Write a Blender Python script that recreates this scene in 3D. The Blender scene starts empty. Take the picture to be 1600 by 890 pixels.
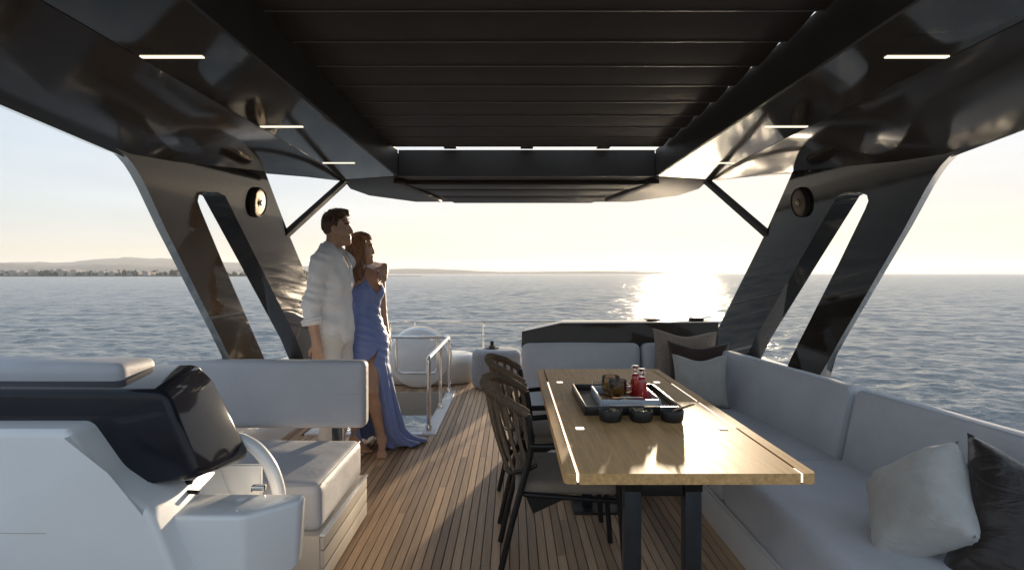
import bpy, bmesh, math, random
import numpy as np
from mathutils import Vector, Matrix, noise
R = math.radians
random.seed(7)
rng = np.random.default_rng(11)
SC = bpy.context.scene
COL = SC.collection

# ------------------------------------------------------------------ camera
EYE = 1.40                      # eye height over the teak deck
FPX = 880.0                     # focal length in pixels of a 1600 px wide frame
cam_d = bpy.data.cameras.new('camera')
cam = bpy.data.objects.new('camera', cam_d)
COL.objects.link(cam)
cam.location = (0, 0, EYE)
cam.rotation_euler = (R(90), 0, 0)
cam_d.sensor_width = 36.0
cam_d.lens = 36.0 * FPX / 1600
cam_d.shift_y = -18.0 / 1600
cam_d.clip_start = 0.05
cam_d.clip_end = 60000
SC.camera = cam

# ------------------------------------------------------------------ sky, sun, exposure
SUN_EL, SUN_AZ = R(5.0), R(16.5)      # azimuth clockwise from +Y
w = bpy.data.worlds.new('World')
SC.world = w
w.use_nodes = True
nt = w.node_tree
nt.nodes.clear()
out = nt.nodes.new('ShaderNodeOutputWorld')
bg = nt.nodes.new('ShaderNodeBackground')
sky = nt.nodes.new('ShaderNodeTexSky')
sky.sky_type = 'NISHITA'
sky.sun_disc = False
sky.sun_elevation = SUN_EL
sky.sun_rotation = SUN_AZ
sky.altitude = 0
sky.air_density = 1.0
sky.dust_density = 1.5
sky.ozone_density = 2.0
bg.inputs['Strength'].default_value = 0.15
# hazy evening air: paler and softer than the clear-sky model, the same over the whole dome
hs = nt.nodes.new('ShaderNodeHueSaturation')
hs.inputs['Saturation'].default_value = 2.1
gm = nt.nodes.new('ShaderNodeGamma')
gm.inputs['Gamma'].default_value = 0.125
nt.links.new(sky.outputs[0], gm.inputs[0])
nt.links.new(gm.outputs[0], hs.inputs['Color'])
# thin high cloud
tcw = nt.nodes.new('ShaderNodeTexCoord'); mpw = nt.nodes.new('ShaderNodeMapping'); mpw.inputs['Scale'].default_value = (2.2, 2.2, 13)
nzw = nt.nodes.new('ShaderNodeTexNoise'); nzw.inputs['Scale'].default_value = 1.6; nzw.inputs['Detail'].default_value = 7
mrw = nt.nodes.new('ShaderNodeMapRange'); mrw.inputs[1].default_value = .42; mrw.inputs[2].default_value = .72; mrw.inputs[3].default_value = .985; mrw.inputs[4].default_value = 1.07
nt.links.new(tcw.outputs['Generated'], mpw.inputs[0]); nt.links.new(mpw.outputs[0], nzw.inputs['Vector']); nt.links.new(nzw.outputs[0], mrw.inputs[0])
cl = nt.nodes.new('ShaderNodeVectorMath'); cl.operation = 'SCALE'
nt.links.new(hs.outputs[0], cl.inputs[0]); nt.links.new(mrw.outputs[0], cl.inputs['Scale'])
tint = nt.nodes.new('ShaderNodeVectorMath'); tint.operation = 'MULTIPLY'
tint.inputs[1].default_value = (0.95, 0.99, 1.08)
nt.links.new(cl.outputs[0], tint.inputs[0])
nt.links.new(tint.outputs[0], bg.inputs[0])
nt.links.new(bg.outputs[0], out.inputs[0])
sun_d = bpy.data.lights.new('sun', 'SUN')
sun_d.energy = 2.0
sun_d.angle = R(1.2)
sun_d.color = (1.0, 0.80, 0.56)
sun = bpy.data.objects.new('sun', sun_d)
COL.objects.link(sun)
sdir = Vector((math.sin(SUN_AZ) * math.cos(SUN_EL), math.cos(SUN_AZ) * math.cos(SUN_EL), math.sin(SUN_EL)))
sun.rotation_euler = (-sdir).to_track_quat('-Z', 'Y').to_euler()
sun.location = sdir * 50
SC.view_settings.view_transform = 'Standard'
SC.view_settings.look = 'None'
SC.view_settings.exposure = 2.28
SC.view_settings.gamma = 1.0
SC.cycles.use_denoising = True
SC.cycles.max_bounces = 8
SC.cycles.diffuse_bounces = 4
SC.cycles.glossy_bounces = 4
SC.cycles.transmission_bounces = 6
SC.cycles.volume_bounces = 0
SC.cycles.caustics_reflective = False
SC.cycles.caustics_refractive = False
SC.cycles.sample_clamp_indirect = 6.0


# ------------------------------------------------------------------ helpers
def P(px, py, d):
    """a point seen at pixel (px, py) of the photograph, d metres aft of the camera"""
    return Vector(((px - 800) / FPX * d, d, EYE - (py - 427) / FPX * d))


def tag(o, label=None, cat=None, group=None, kind=None):
    if label: o['label'] = label
    if cat: o['category'] = cat
    if group: o['group'] = group
    if kind: o['kind'] = kind
    return o


def empty(name, loc=(0, 0, 0), rz=0.0):
    o = bpy.data.objects.new(name, None)
    o.empty_display_size = 0.1
    COL.objects.link(o)
    o.location = loc
    o.rotation_euler = (0, 0, rz)
    return o


def link_mesh(name, me, mat, parent=None, smooth=None):
    if mat is not None:
        for m in (mat if isinstance(mat, (list, tuple)) else [mat]):
            me.materials.append(m)
    if smooth is not None:
        me.shade_smooth()
        if smooth < 180:
            me.set_sharp_from_angle(angle=R(smooth))
    o = bpy.data.objects.new(name, me)
    COL.objects.link(o)
    if parent is not None:
        o.parent = parent
    return o


def from_bm(name, bm, mat, parent=None, smooth=30):
    bmesh.ops.recalc_face_normals(bm, faces=bm.faces)
    me = bpy.data.meshes.new(name)
    bm.to_mesh(me)
    bm.free()
    return link_mesh(name, me, mat, parent, smooth)


def from_data(name, v, f, mat, parent=None, smooth=180):
    me = bpy.data.meshes.new(name)
    me.from_pydata([tuple(p) for p in v], [], f)
    me.update()
    return link_mesh(name, me, mat, parent, smooth)


def bm_box(bm, x0, x1, y0, y1, z0, z1):
    vs = [bm.verts.new((x, y, z)) for z in (z0, z1) for y in (y0, y1) for x in (x0, x1)]
    for q in ((0, 2, 3, 1), (4, 5, 7, 6), (0, 1, 5, 4), (2, 6, 7, 3), (0, 4, 6, 2), (1, 3, 7, 5)):
        bm.faces.new([vs[i] for i in q])
    return vs


def box(name, x0, x1, y0, y1, z0, z1, mat, parent=None, bevel=0.0, seg=2, smooth=30):
    bm = bmesh.new()
    bm_box(bm, x0, x1, y0, y1, z0, z1)
    if bevel:
        bmesh.ops.bevel(bm, geom=list(bm.edges), offset=bevel, segments=seg, profile=0.5, affect='EDGES')
    return from_bm(name, bm, mat, parent, smooth)


def bm_prism(bm, a, b):
    """closed prism between two matching polygons a and b"""
    va = [bm.verts.new(p) for p in a]
    vb = [bm.verts.new(p) for p in b]
    n = len(a)
    bm.faces.new(va)
    bm.faces.new(list(reversed(vb)))
    for i in range(n):
        j = (i + 1) % n
        bm.faces.new((va[i], vb[i], vb[j], va[j]))


def prism(name, a, b, mat, parent=None, bevel=0.0, seg=2, smooth=30):
    bm = bmesh.new()
    bm_prism(bm, a, b)
    if bevel:
        bmesh.ops.bevel(bm, geom=list(bm.edges), offset=bevel, segments=seg, profile=0.5, affect='EDGES')
    return from_bm(name, bm, mat, parent, smooth)


def smooth_path(pts, n=6):
    """Catmull-Rom through pts"""
    p = [Vector(q) for q in pts]
    o = []
    for i in range(len(p) - 1):
        a, b, c, d = p[max(i - 1, 0)], p[i], p[i + 1], p[min(i + 2, len(p) - 1)]
        for k in range(n):
            t = k / n
            o.append(0.5 * ((2 * b) + (c - a) * t + (2 * a - 5 * b + 4 * c - d) * t * t + (3 * b - a - 3 * c + d) * t ** 3))
    o.append(p[-1])
    return o


def fillet(pts, r, n=5):
    """round the inner corners of a polyline"""
    p = [Vector(q) for q in pts]
    o = [p[0]]
    for i in range(1, len(p) - 1):
        a = (p[i - 1] - p[i]); b = (p[i + 1] - p[i])
        rr = min(r, a.length * 0.45, b.length * 0.45)
        s, e = p[i] + a.normalized() * rr, p[i] + b.normalized() * rr
        for k in range(n + 1):
            t = k / n
            o.append(s * (1 - t) ** 2 + p[i] * 2 * t * (1 - t) + e * t * t)
    o.append(p[-1])
    return o


def bm_tube(bm, pts, r, seg=8, caps=True, flat=1.0):
    p = [Vector(q) for q in pts]
    rings = []
    up = Vector((0, 0, 1))
    prev = None
    for i, q in enumerate(p):
        t = (p[min(i + 1, len(p) - 1)] - p[max(i - 1, 0)]).normalized()
        if prev is None:
            u = t.cross(up)
            if u.length < 1e-3: u = t.cross(Vector((0, 1, 0)))
        else:
            u = prev - t * prev.dot(t)
        u.normalize()
        prev = u
        v = t.cross(u)
        rr = r[i] if isinstance(r, (list, tuple)) else r
        rings.append([bm.verts.new(q + (u * math.cos(a) * rr + v * math.sin(a) * rr * flat))
                      for a in [2 * math.pi * k / seg for k in range(seg)]])
    for a, b in zip(rings, rings[1:]):
        for k in range(seg):
            j = (k + 1) % seg
            bm.faces.new((a[k], a[j], b[j], b[k]))
    if caps:
        bm.faces.new(list(reversed(rings[0])))
        bm.faces.new(rings[-1])


def tube(name, pts, r, mat, parent=None, seg=10, flat=1.0):
    bm = bmesh.new()
    bm_tube(bm, pts, r, seg, True, flat)
    return from_bm(name, bm, mat, parent, 50)


def lathe(name, prof, mat, parent=None, seg=32, loc=(0, 0, 0), smooth=40):
    bm = bmesh.new()
    rings = []
    for r, z in prof:
        if r < 1e-5:
            rings.append([bm.verts.new((loc[0], loc[1], loc[2] + z))])
        else:
            rings.append([bm.verts.new((loc[0] + r * math.cos(2 * math.pi * k / seg), loc[1] + r * math.sin(2 * math.pi * k / seg), loc[2] + z)) for k in range(seg)])
    for a, b in zip(rings, rings[1:]):
        for k in range(seg):
            j = (k + 1) % seg
            if len(a) == 1 and len(b) == 1: continue
            if len(a) == 1: bm.faces.new((a[0], b[j], b[k]))
            elif len(b) == 1: bm.faces.new((a[k], a[j], b[0]))
            else: bm.faces.new((a[k], a[j], b[j], b[k]))
    return from_bm(name, bm, mat, parent, smooth)


def rbox_data(sx, sy, sz, r, n=14, puff=(0, 0, 0), wob=0.0, seed=0.0, freq=3.0):
    """soft rounded box (half sizes sx, sy, sz): vertices and faces"""
    idx, vs, fs = {}, [], []
    half = (sx, sy, sz)

    def coords(h):
        k = max(3, int(n))
        inner = max(h - r, 0.0)
        c = [-h + r * (1 - math.cos(a)) for a in np.linspace(0, math.pi / 2, 5)]
        mid = list(np.linspace(-inner, inner, k))[1:-1] if inner > 1e-6 else []
        return c + mid + [-q for q in reversed(c)]
    cs = [coords(h) for h in half]

    def vert(p):
        key = tuple(round(q, 5) for q in p)
        if key in idx: return idx[key]
        inn = [max(-(h - r), min(h - r, q)) for q, h in zip(p, half)]
        d = [q - i for q, i in zip(p, inn)]
        L = math.sqrt(sum(q * q for q in d))
        q = [i + (e / L * r if L > 1e-9 else 0) for i, e in zip(inn, d)]
        u = [a / h for a, h in zip(q, half)]
        for ax in range(3):
            a, b = (ax + 1) % 3, (ax + 2) % 3
            q[ax] += puff[ax] * u[ax] * (1 - min(1, u[a] ** 2)) * (1 - min(1, u[b] ** 2))
        if wob:
            nv = noise.noise_vector(Vector((q[0] * freq + seed, q[1] * freq, q[2] * freq + seed * 2)))
            n2 = noise.noise_vector(Vector((q[0] * freq * 3 + seed, q[1] * freq * 3, q[2] * freq * 3)))
            q = [a + wob * (b + 0.4 * c) for a, b, c in zip(q, nv, n2)]
        idx[key] = len(vs)
        vs.append(q)
        return idx[key]
    for ax in range(3):
        a, b = (ax + 1) % 3, (ax + 2) % 3
        for s in (-1, 1):
            for i in range(len(cs[a]) - 1):
                for j in range(len(cs[b]) - 1):
                    quad = []
                    for di, dj in ((0, 0), (1, 0), (1, 1), (0, 1)):
                        p = [0, 0, 0]
                        p[ax] = s * half[ax]; p[a] = cs[a][i + di]; p[b] = cs[b][j + dj]
                        quad.append(vert(p))
                    if s < 0: quad.reverse()
                    if len(set(quad)) == 4: fs.append(quad)
    return vs, fs


def soft_box(name, centre, half, r, mat, parent=None, rot=(0, 0, 0), n=14, puff=(0, 0, 0), wob=0.0, seed=0.0, freq=3.0):
    vs, fs = rbox_data(*half, r, n, puff, wob, seed, freq)
    M = Matrix.Translation(Vector(centre)) @ (Matrix.Rotation(rot[2], 4, 'Z') @ Matrix.Rotation(rot[1], 4, 'Y') @ Matrix.Rotation(rot[0], 4, 'X'))
    return from_data(name, [M @ Vector(v) for v in vs], fs, mat, parent, 180)


# ------------------------------------------------------------------ materials
def mat(name, col, rough=0.5, metal=0.0, coat=0.0, coat_rough=0.03, spec=0.5, sheen=0.0, emit=None, trans=0.0, ior=1.45,
        var=0.0, vscale=4.0, bump=0.0, bscale=200.0, bstretch=(1, 1, 1), rvar=0.0, per_object=0.0, grain=None, crease=0.0):
    m = bpy.data.materials.new(name)
    m.use_nodes = True
    t = m.node_tree
    b = t.nodes['Principled BSDF']
    b.inputs['Base Color'].default_value = (*col, 1)
    b.inputs['Roughness'].default_value = rough
    b.inputs['Metallic'].default_value = metal
    b.inputs['Coat Weight'].default_value = coat
    b.inputs['Coat Roughness'].default_value = coat_rough
    b.inputs['Specular IOR Level'].default_value = spec
    b.inputs['Sheen Weight'].default_value = sheen
    b.inputs['Transmission Weight'].default_value = trans
    b.inputs['IOR'].default_value = ior
    if emit:
        b.inputs['Emission Color'].default_value = (*emit[0], 1)
        b.inputs['Emission Strength'].default_value = emit[1]
    tc = t.nodes.new('ShaderNodeTexCoord')
    colour = None
    if var or grain:
        n1 = t.nodes.new('ShaderNodeTexNoise')
        n1.inputs['Scale'].default_value = vscale
        n1.inputs['Detail'].default_value = 6
        n1.inputs['Roughness'].default_value = 0.6
        mp = t.nodes.new('ShaderNodeMapping')
        if grain: mp.inputs['Scale'].default_value = grain
        t.links.new(tc.outputs['Object'], mp.inputs[0])
        t.links.new(mp.outputs[0], n1.inputs['Vector'])
        mr = t.nodes.new('ShaderNodeMapRange')
        mr.inputs[1].default_value = 0.3; mr.inputs[2].default_value = 0.7
        mr.inputs[3].default_value = 1 - var; mr.inputs[4].default_value = 1 + var
        t.links.new(n1.outputs[0], mr.inputs[0])
        colour = mr.outputs[0]
        if rvar:
            m2 = t.nodes.new('ShaderNodeMapRange')
            m2.inputs[1].default_value = 0.3; m2.inputs[2].default_value = 0.7
            m2.inputs[3].default_value = max(0.01, rough - rvar); m2.inputs[4].default_value = rough + rvar
            t.links.new(n1.outputs[0], m2.inputs[0])
            t.links.new(m2.outputs[0], b.inputs['Roughness'])
    if per_object:
        oi = t.nodes.new('ShaderNodeObjectInfo')
        mr = t.nodes.new('ShaderNodeMapRange')
        mr.inputs[3].default_value = 1 - per_object; mr.inputs[4].default_value = 1 + per_object
        t.links.new(oi.outputs['Random'], mr.inputs[0])
        if colour is None: colour = mr.outputs[0]
        else:
            mu = t.nodes.new('ShaderNodeMath'); mu.operation = 'MULTIPLY'
            t.links.new(colour, mu.inputs[0]); t.links.new(mr.outputs[0], mu.inputs[1])
            colour = mu.outputs[0]
    if colour is not None:
        vm = t.nodes.new('ShaderNodeVectorMath'); vm.operation = 'SCALE'
        vm.inputs[0].default_value = col
        t.links.new(colour, vm.inputs['Scale'])
        t.links.new(vm.outputs[0], b.inputs['Base Color'])
    if bump:
        n2 = t.nodes.new('ShaderNodeTexNoise')
        n2.inputs['Scale'].default_value = bscale
        n2.inputs['Detail'].default_value = 3
        mp = t.nodes.new('ShaderNodeMapping')
        mp.inputs['Scale'].default_value = bstretch
        t.links.new(tc.outputs['Object'], mp.inputs[0])
        t.links.new(mp.outputs[0], n2.inputs['Vector'])
        bp = t.nodes.new('ShaderNodeBump')
        bp.inputs['Strength'].default_value = bump
        bp.inputs['Distance'].default_value = 0.01
        t.links.new(n2.outputs[0], bp.inputs['Height'])
        if crease:
            n3 = t.nodes.new('ShaderNodeTexNoise'); n3.inputs['Scale'].default_value = 7.0; n3.inputs['Detail'].default_value = 4; n3.inputs['Distortion'].default_value = 1.2
            m3 = t.nodes.new('ShaderNodeMapping'); m3.inputs['Scale'].default_value = (1, 1, 2.2)
            t.links.new(tc.outputs['Object'], m3.inputs[0]); t.links.new(m3.outputs[0], n3.inputs['Vector'])
            b3 = t.nodes.new('ShaderNodeBump'); b3.inputs['Strength'].default_value = crease; b3.inputs['Distance'].default_value = 0.03
            t.links.new(n3.outputs[0], b3.inputs['Height']); t.links.new(b3.outputs[0], bp.inputs['Normal'])
        t.links.new(bp.outputs[0], b.inputs['Normal'])
    return m


M = {}
M['lacquer_shade_lift'] = mat('dark_lacquer_shade_lift', (0.062, 0.050, 0.040), 0.075, spec=0.24, var=0.15, vscale=2)  # one lacquer with the arches; base lightened to make up for roof shade
M['lacquer_sun_dim'] = mat('dark_lacquer_sun_dim', (0.028, 0.023, 0.019), 0.05, spec=0.27, var=0.15, vscale=2)  # same lacquer as the roof; base darkened to offset sun on the arches
M['matte_dark'] = mat('matte_dark_paint', (0.048, 0.040, 0.034), 0.5, spec=0.25, var=0.15, vscale=3)
M['louvre'] = mat('louvre_paint', (0.055, 0.044, 0.038), 0.55, spec=0.25, var=0.15, vscale=3)
M['trim'] = mat('louvre_edge_trim', (0.16, 0.14, 0.12), 0.4, var=0.1)
M['led'] = mat('led_strip', (1, 1, 1), 0.4, emit=((1.0, 0.86, 0.64), 0.32))
M['alu'] = mat('dark_aluminium', (0.03, 0.03, 0.03), 0.35, metal=0.6, bump=0.02)
M['chrome'] = mat('polished_steel', (0.72, 0.70, 0.67), 0.12, metal=1.0, var=0.08, vscale=8)
M['teak'] = mat('teak', (0.47, 0.31, 0.19), 0.55, var=0.22, vscale=9, grain=(6, 0.35, 6), bump=0.12, bscale=60, bstretch=(6, 0.4, 6), per_object=0.36)
M['caulk'] = mat('black_caulk', (0.012, 0.011, 0.010), 0.6, var=0.1)
M['oak'] = mat('table_oak', (0.66, 0.40, 0.175), 0.50, spec=0.16, var=0.26, vscale=7, grain=(9, 0.5, 9), bump=0.05, bscale=50, bstretch=(8, 0.5, 8), per_object=0.06, rvar=0.06)
M['white'] = mat('white_gelcoat', (0.82, 0.83, 0.84), 0.25, coat=0.6, coat_rough=0.08, var=0.03, vscale=3)
M['panel'] = mat('pale_panel', (0.55, 0.50, 0.44), 0.45, var=0.05, vscale=4)
M['taupe'] = mat('taupe_leather', (0.42, 0.35, 0.29), 0.5, var=0.05, vscale=4, bump=0.05, bscale=150)
M['fabric'] = mat('grey_outdoor_fabric', (0.57, 0.575, 0.61), 0.85, sheen=0.25, var=0.06, vscale=5, bump=0.25, bscale=420, crease=0.16)
M['fabric2'] = mat('grey_leatherette', (0.49, 0.495, 0.53), 0.58, var=0.05, vscale=4, bump=0.10, bscale=250, crease=0.10)
M['pouf'] = mat('woven_grey_fabric', (0.30, 0.30, 0.32), 0.9, sheen=0.3, var=0.22, vscale=60, bump=0.6, bscale=160)
M['offwhite'] = mat('off_white_fabric', (0.60, 0.59, 0.57), 0.8, sheen=0.2, var=0.05, vscale=5, bump=0.2, bscale=300)
M['pillow_light'] = mat('pale_grey_linen', (0.50, 0.48, 0.45), 0.85, sheen=0.3, var=0.08, vscale=18, bump=0.35, bscale=320, crease=0.3)
M['pillow_brown'] = mat('brown_fabric', (0.05, 0.031, 0.023), 0.8, sheen=0.1, var=0.2, vscale=8, bump=0.25, bscale=250)
M['pillow_weave'] = mat('grey_brown_weave', (0.33, 0.26, 0.21), 0.9, sheen=0.2, var=0.35, vscale=90, bump=0.8, bscale=130)
M['satin'] = mat('dark_brown_satin', (0.030, 0.020, 0.016), 0.42, sheen=0.2, var=0.2, vscale=5, bump=0.1, bscale=40, crease=0.5)
M['navy'] = mat('navy_gloss_shell', (0.018, 0.019, 0.026), 0.06, spec=0.3, var=0.1)
M['rope'] = mat('taupe_rope', (0.17, 0.12, 0.08), 0.85, var=0.2, vscale=40, bump=0.6, bscale=120)
M['black'] = mat('black_metal', (0.018, 0.017, 0.017), 0.38, metal=0.3, var=0.1)
M['seatpad'] = mat('taupe_seat_fabric', (0.25, 0.20, 0.155), 0.85, sheen=0.2, var=0.1, vscale=20, bump=0.3, bscale=260)
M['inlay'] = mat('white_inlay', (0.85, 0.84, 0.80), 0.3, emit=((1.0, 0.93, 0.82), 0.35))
M['steel_post'] = mat('grey_post_paint', (0.045, 0.05, 0.058), 0.3, metal=0.5, var=0.1)
M['tray_dark'] = mat('dark_tray_lacquer', (0.022, 0.020, 0.019), 0.35, var=0.1)
M['tray_base'] = mat('tray_leather', (0.22, 0.19, 0.16), 0.55, var=0.1, vscale=20, bump=0.1)
M['tray_pale'] = mat('pale_grey_tray', (0.50, 0.54, 0.60), 0.3, var=0.04)
M['bowl'] = mat('black_stoneware', (0.018, 0.018, 0.017), 0.42, var=0.2, vscale=15, bump=0.1, bscale=90)
M['amber'] = mat('amber_glass', (0.93, 0.72, 0.40), 0.03, trans=1.0, ior=1.45)
M['red'] = mat('red_juice_glass', (0.42, 0.018, 0.022), 0.06, coat=1.0, var=0.1, vscale=20)
M['clear'] = mat('clear_glass', (0.9, 0.9, 0.9), 0.03, trans=1.0, ior=1.45)
M['spoon'] = mat('spoon_wood', (0.36, 0.24, 0.15), 0.5, var=0.2, vscale=15, grain=(1, 5, 5))
M['nuts'] = mat('nuts', (0.42, 0.31, 0.19), 0.55, var=0.3, vscale=60)
M['bronze'] = mat('bronze_mesh', (0.20, 0.14, 0.085), 0.5, metal=0.4, var=0.2, vscale=300, bump=0.4, bscale=600)
M['gold'] = mat('champagne_metal', (0.50, 0.40, 0.26), 0.4, metal=0.6)
M['cream'] = mat('cream_plastic', (0.72, 0.62, 0.45), 0.4)
# ------------------------------------------------------------------ sea
def sea_material():
    m = bpy.data.materials.new('sea_water'); m.use_nodes = True
    t = m.node_tree; b = t.nodes['Principled BSDF']
    b.inputs['Base Color'].default_value = (0.165, 0.185, 0.190, 1)
    b.inputs['Roughness'].default_value = 0.20
    b.inputs['IOR'].default_value = 1.333
    tc = t.nodes.new('ShaderNodeTexCoord')
    bumps = None
    for sc, dist, st in ((0.35, 0.75, (1, 1.7, 1)), (1.5, 0.26, (1, 1.5, 1)), (6.0, 0.05, (1, 1.3, 1))):
        mp = t.nodes.new('ShaderNodeMapping'); mp.inputs['Scale'].default_value = st; mp.inputs['Rotation'].default_value = (0, 0, 0.3)
        n = t.nodes.new('ShaderNodeTexNoise'); n.inputs['Scale'].default_value = sc; n.inputs['Detail'].default_value = 4
        bp = t.nodes.new('ShaderNodeBump'); bp.inputs['Distance'].default_value = dist; bp.inputs['Strength'].default_value = 0.9
        t.links.new(tc.outputs['Object'], mp.inputs[0]); t.links.new(mp.outputs[0], n.inputs['Vector']); t.links.new(n.outputs[0], bp.inputs['Height'])
        if bumps is not None: t.links.new(bumps.outputs[0], bp.inputs['Normal'])
        bumps = bp
    t.links.new(bumps.outputs[0], b.inputs['Normal'])
    return m


SEA_Z = -4.7
def build_sea():
    lo = np.concatenate([R(90) + np.radians(np.arange(-60, 60.01, 0.23)), R(90) + np.radians(np.arange(62, 298.1, 2.5))])
    nr = 860
    rr = np.concatenate([np.geomspace(9, 1800, nr), np.geomspace(1950, 16000, 30)])
    RR, TT = np.meshgrid(rr, lo, indexing='ij')
    X, Y = RR * np.cos(TT), RR * np.sin(TT)
    dth = np.where(np.abs(TT - R(90)) < R(61), R(0.23), R(2.5))
    step = np.maximum(RR * dth, np.gradient(rr)[:, None])
    Z = np.zeros_like(X)
    g = np.random.default_rng(3)
    for k in range(100):
        lam = 0.4 * (15 / 0.4) ** g.random()
        ang = R(78) + g.normal(0, 0.7)
        kx, ky = 2 * math.pi / lam * math.cos(ang), 2 * math.pi / lam * math.sin(ang)
        amp = 0.0062 * lam ** 0.38 * (0.5 + g.random())
        fade = np.clip((lam / step - 1.9) / 2.0, 0, 1)
        ph = X * kx + Y * ky + g.random() * 6.283
        Z += amp * fade * (np.sin(ph) + 0.22 * np.cos(2 * ph))
    n, mth = len(rr), len(lo)
    V = np.stack([X, Y, Z + SEA_Z], -1).reshape(-1, 3)
    i, j = np.meshgrid(np.arange(n - 1), np.arange(mth), indexing='ij')
    j2 = (j + 1) % mth
    F = np.stack([i * mth + j, (i + 1) * mth + j, (i + 1) * mth + j2, i * mth + j2], -1).reshape(-1, 4)
    V = np.vstack([V, [[0, 0, SEA_Z - 0.05]]])
    c = len(V) - 1
    tri = np.stack([np.full(mth, c), np.arange(mth), (np.arange(mth) + 1) % mth], -1)
    me = bpy.data.meshes.new('sea')
    me.vertices.add(len(V)); me.vertices.foreach_set('co', V.astype(np.float32).ravel())
    loops = np.concatenate([F.ravel(), tri.ravel()])
    me.loops.add(len(loops)); me.loops.foreach_set('vertex_index', loops.astype(np.int32))
    starts = np.concatenate([np.arange(len(F)) * 4, len(F) * 4 + np.arange(len(tri)) * 3])
    me.polygons.add(len(starts)); me.polygons.foreach_set('loop_start', starts.astype(np.int32))
    me.update(calc_edges=True); me.validate()
    o = link_mesh('sea', me, sea_material(), None, 180)
    tag(o, kind='structure')


build_sea()

# ------------------------------------------------------------------ far shore
M['hill'] = mat('far_hill_land', (0.10, 0.10, 0.075), 0.95, var=0.25, vscale=0.003)
M['town'] = mat('pale_town_render', (0.38, 0.35, 0.32), 0.9, per_object=0.1)
M['wood'] = mat('dark_pines', (0.075, 0.085, 0.06), 0.95, var=0.2, vscale=0.05)


def ridge(name, dist, prof, depth, seed, rough=0.06):
    """a range of hills: prof gives (photo x, height in metres)"""
    xs = np.arange(prof[0][0], prof[-1][0] + 1, 6.0)
    hs = np.interp(xs, [p[0] for p in prof], [p[1] for p in prof])
    V, F = [], []
    nrow = 9
    for i, (px, h) in enumerate(zip(xs, hs)):
        X = (px - 800) / FPX * dist
        for k in range(nrow):
            t = k / (nrow - 1)
            shape = math.sin(math.pi * min(1, t * 1.0)) ** 0.8 if 0 < t < 1 else 0
            nz = noise.noise(Vector((X / dist * 40 + seed, t * 3, seed))) + 0.5 * noise.noise(Vector((X / dist * 130 + seed, t * 7, seed)))
            z = h * shape * (1 + rough * 3 * nz * (0.3 if k == nrow // 2 else 1)) + SEA_Z - (8 if t in (0, 1) else 0)
            V.append((X * (1 + (t - 0.5) * depth / dist), dist + (t - 0.5) * depth, z))
    for i in range(len(xs) - 1):
        for k in range(nrow - 1):
            a = i * nrow + k
            F.append((a, a + 1, a + nrow + 1, a + nrow))
    o = from_data(name, V, F, M['hill'], None, 180)
    tag(o, kind='structure')


ridge('far_mountains', 7600, [(-220, 120), (-60, 145), (40, 162), (110, 152), (150, 195), (200, 222), (260, 205), (330, 172), (420, 128), (520, 88), (640, 20)], 2500, 1.0)
ridge('near_hills', 5200, [(-220, 110), (-40, 110), (20, 98), (90, 72), (160, 94), (220, 80), (300, 64), (380, 52), (470, 38), (560, 28)], 1500, 5.0)
ridge('far_headland', 6600, [(540, 20), (600, 58), (650, 66), (700, 54), (740, 40), (780, 26), (860, 30), (930, 38), (1000, 28), (1060, 12), (1100, 2)], 900, 9.0)


def town():
    land_d = 1150
    V, F = [], []
    xs = np.arange(-120, 660, 8.0)
    for px in xs:
        X = (px - 800) / FPX * land_d
        h = 2.2 + 1.2 * noise.noise(Vector((px * 0.02, 0, 0)))
        h *= min(1, max(0.15, (660 - px) / 250))
        V += [(X, land_d - 30, SEA_Z - 1), (X, land_d - 24, SEA_Z + h * 0.6), (X, land_d + 40, SEA_Z + h), (X * 1.15, land_d + 200, SEA_Z + h * 1.5), (X * 1.3, land_d + 400, SEA_Z - 1)]
    for i in range(len(xs) - 1):
        for k in range(4):
            a = i * 5 + k
            F.append((a, a + 5, a + 6, a + 1))
    tag(from_data('shore', V, F, M['hill'], None, 180), kind='structure')
    bm = bmesh.new(); bw = bmesh.new()
    g = random.Random(5)
    for k in range(330):
        px = g.uniform(-110, 470)
        if px > 390 and g.random() < 0.6: continue
        y = land_d + g.uniform(0, 160)
        X = (px - 800) / FPX * y
        wd = g.uniform(5, 17); dp = g.uniform(8, 16)
        h = g.choice((5, 6, 7, 8, 9, 10, 12)) * (1.15 if 40 < px < 130 else 0.9) * (0.75 if px > 250 else 1)
        z0 = SEA_Z + 0.5
        bm_box(bm, X - wd / 2, X + wd / 2, y, y + dp, z0, z0 + h)
        if g.random() < 0.5:
            bm_prism(bm, [(X - wd / 2 - .4, y - .4, z0 + h), (X + wd / 2 + .4, y - .4, z0 + h), (X, y - .4, z0 + h + 2)],
                     [(X - wd / 2 - .4, y + dp, z0 + h), (X + wd / 2 + .4, y + dp, z0 + h), (X, y + dp, z0 + h + 2)])
    tag(from_bm('distant_town', bm, M['town'], None, 10), 'low pale seaside town strung along the far shore at left', 'town', kind='stuff')
    for k in range(420):
        px = g.uniform(-110, 480)
        y = land_d + g.uniform(-15, 170)
        X = (px - 800) / FPX * y
        r = g.uniform(2.0, 5.5) * (1 if px < 480 else 0.6); h = r * g.uniform(1.0, 1.8)
        Mx = Matrix.Translation((X, y, SEA_Z + 1 + h * 0.6)) @ Matrix.Diagonal((r, r, h, 1))
        bmesh.ops.create_icosphere(bw, subdivisions=1, radius=1, matrix=Mx)
    for v in bw.verts: v.co += Vector((g.uniform(-.8, .8), g.uniform(-.8, .8), g.uniform(-.8, .8)))
    tag(from_bm('distant_trees', bw, M['wood'], None, 10), 'dark low belt of trees among the houses of the far shore', 'trees', kind='stuff')


town()

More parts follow.
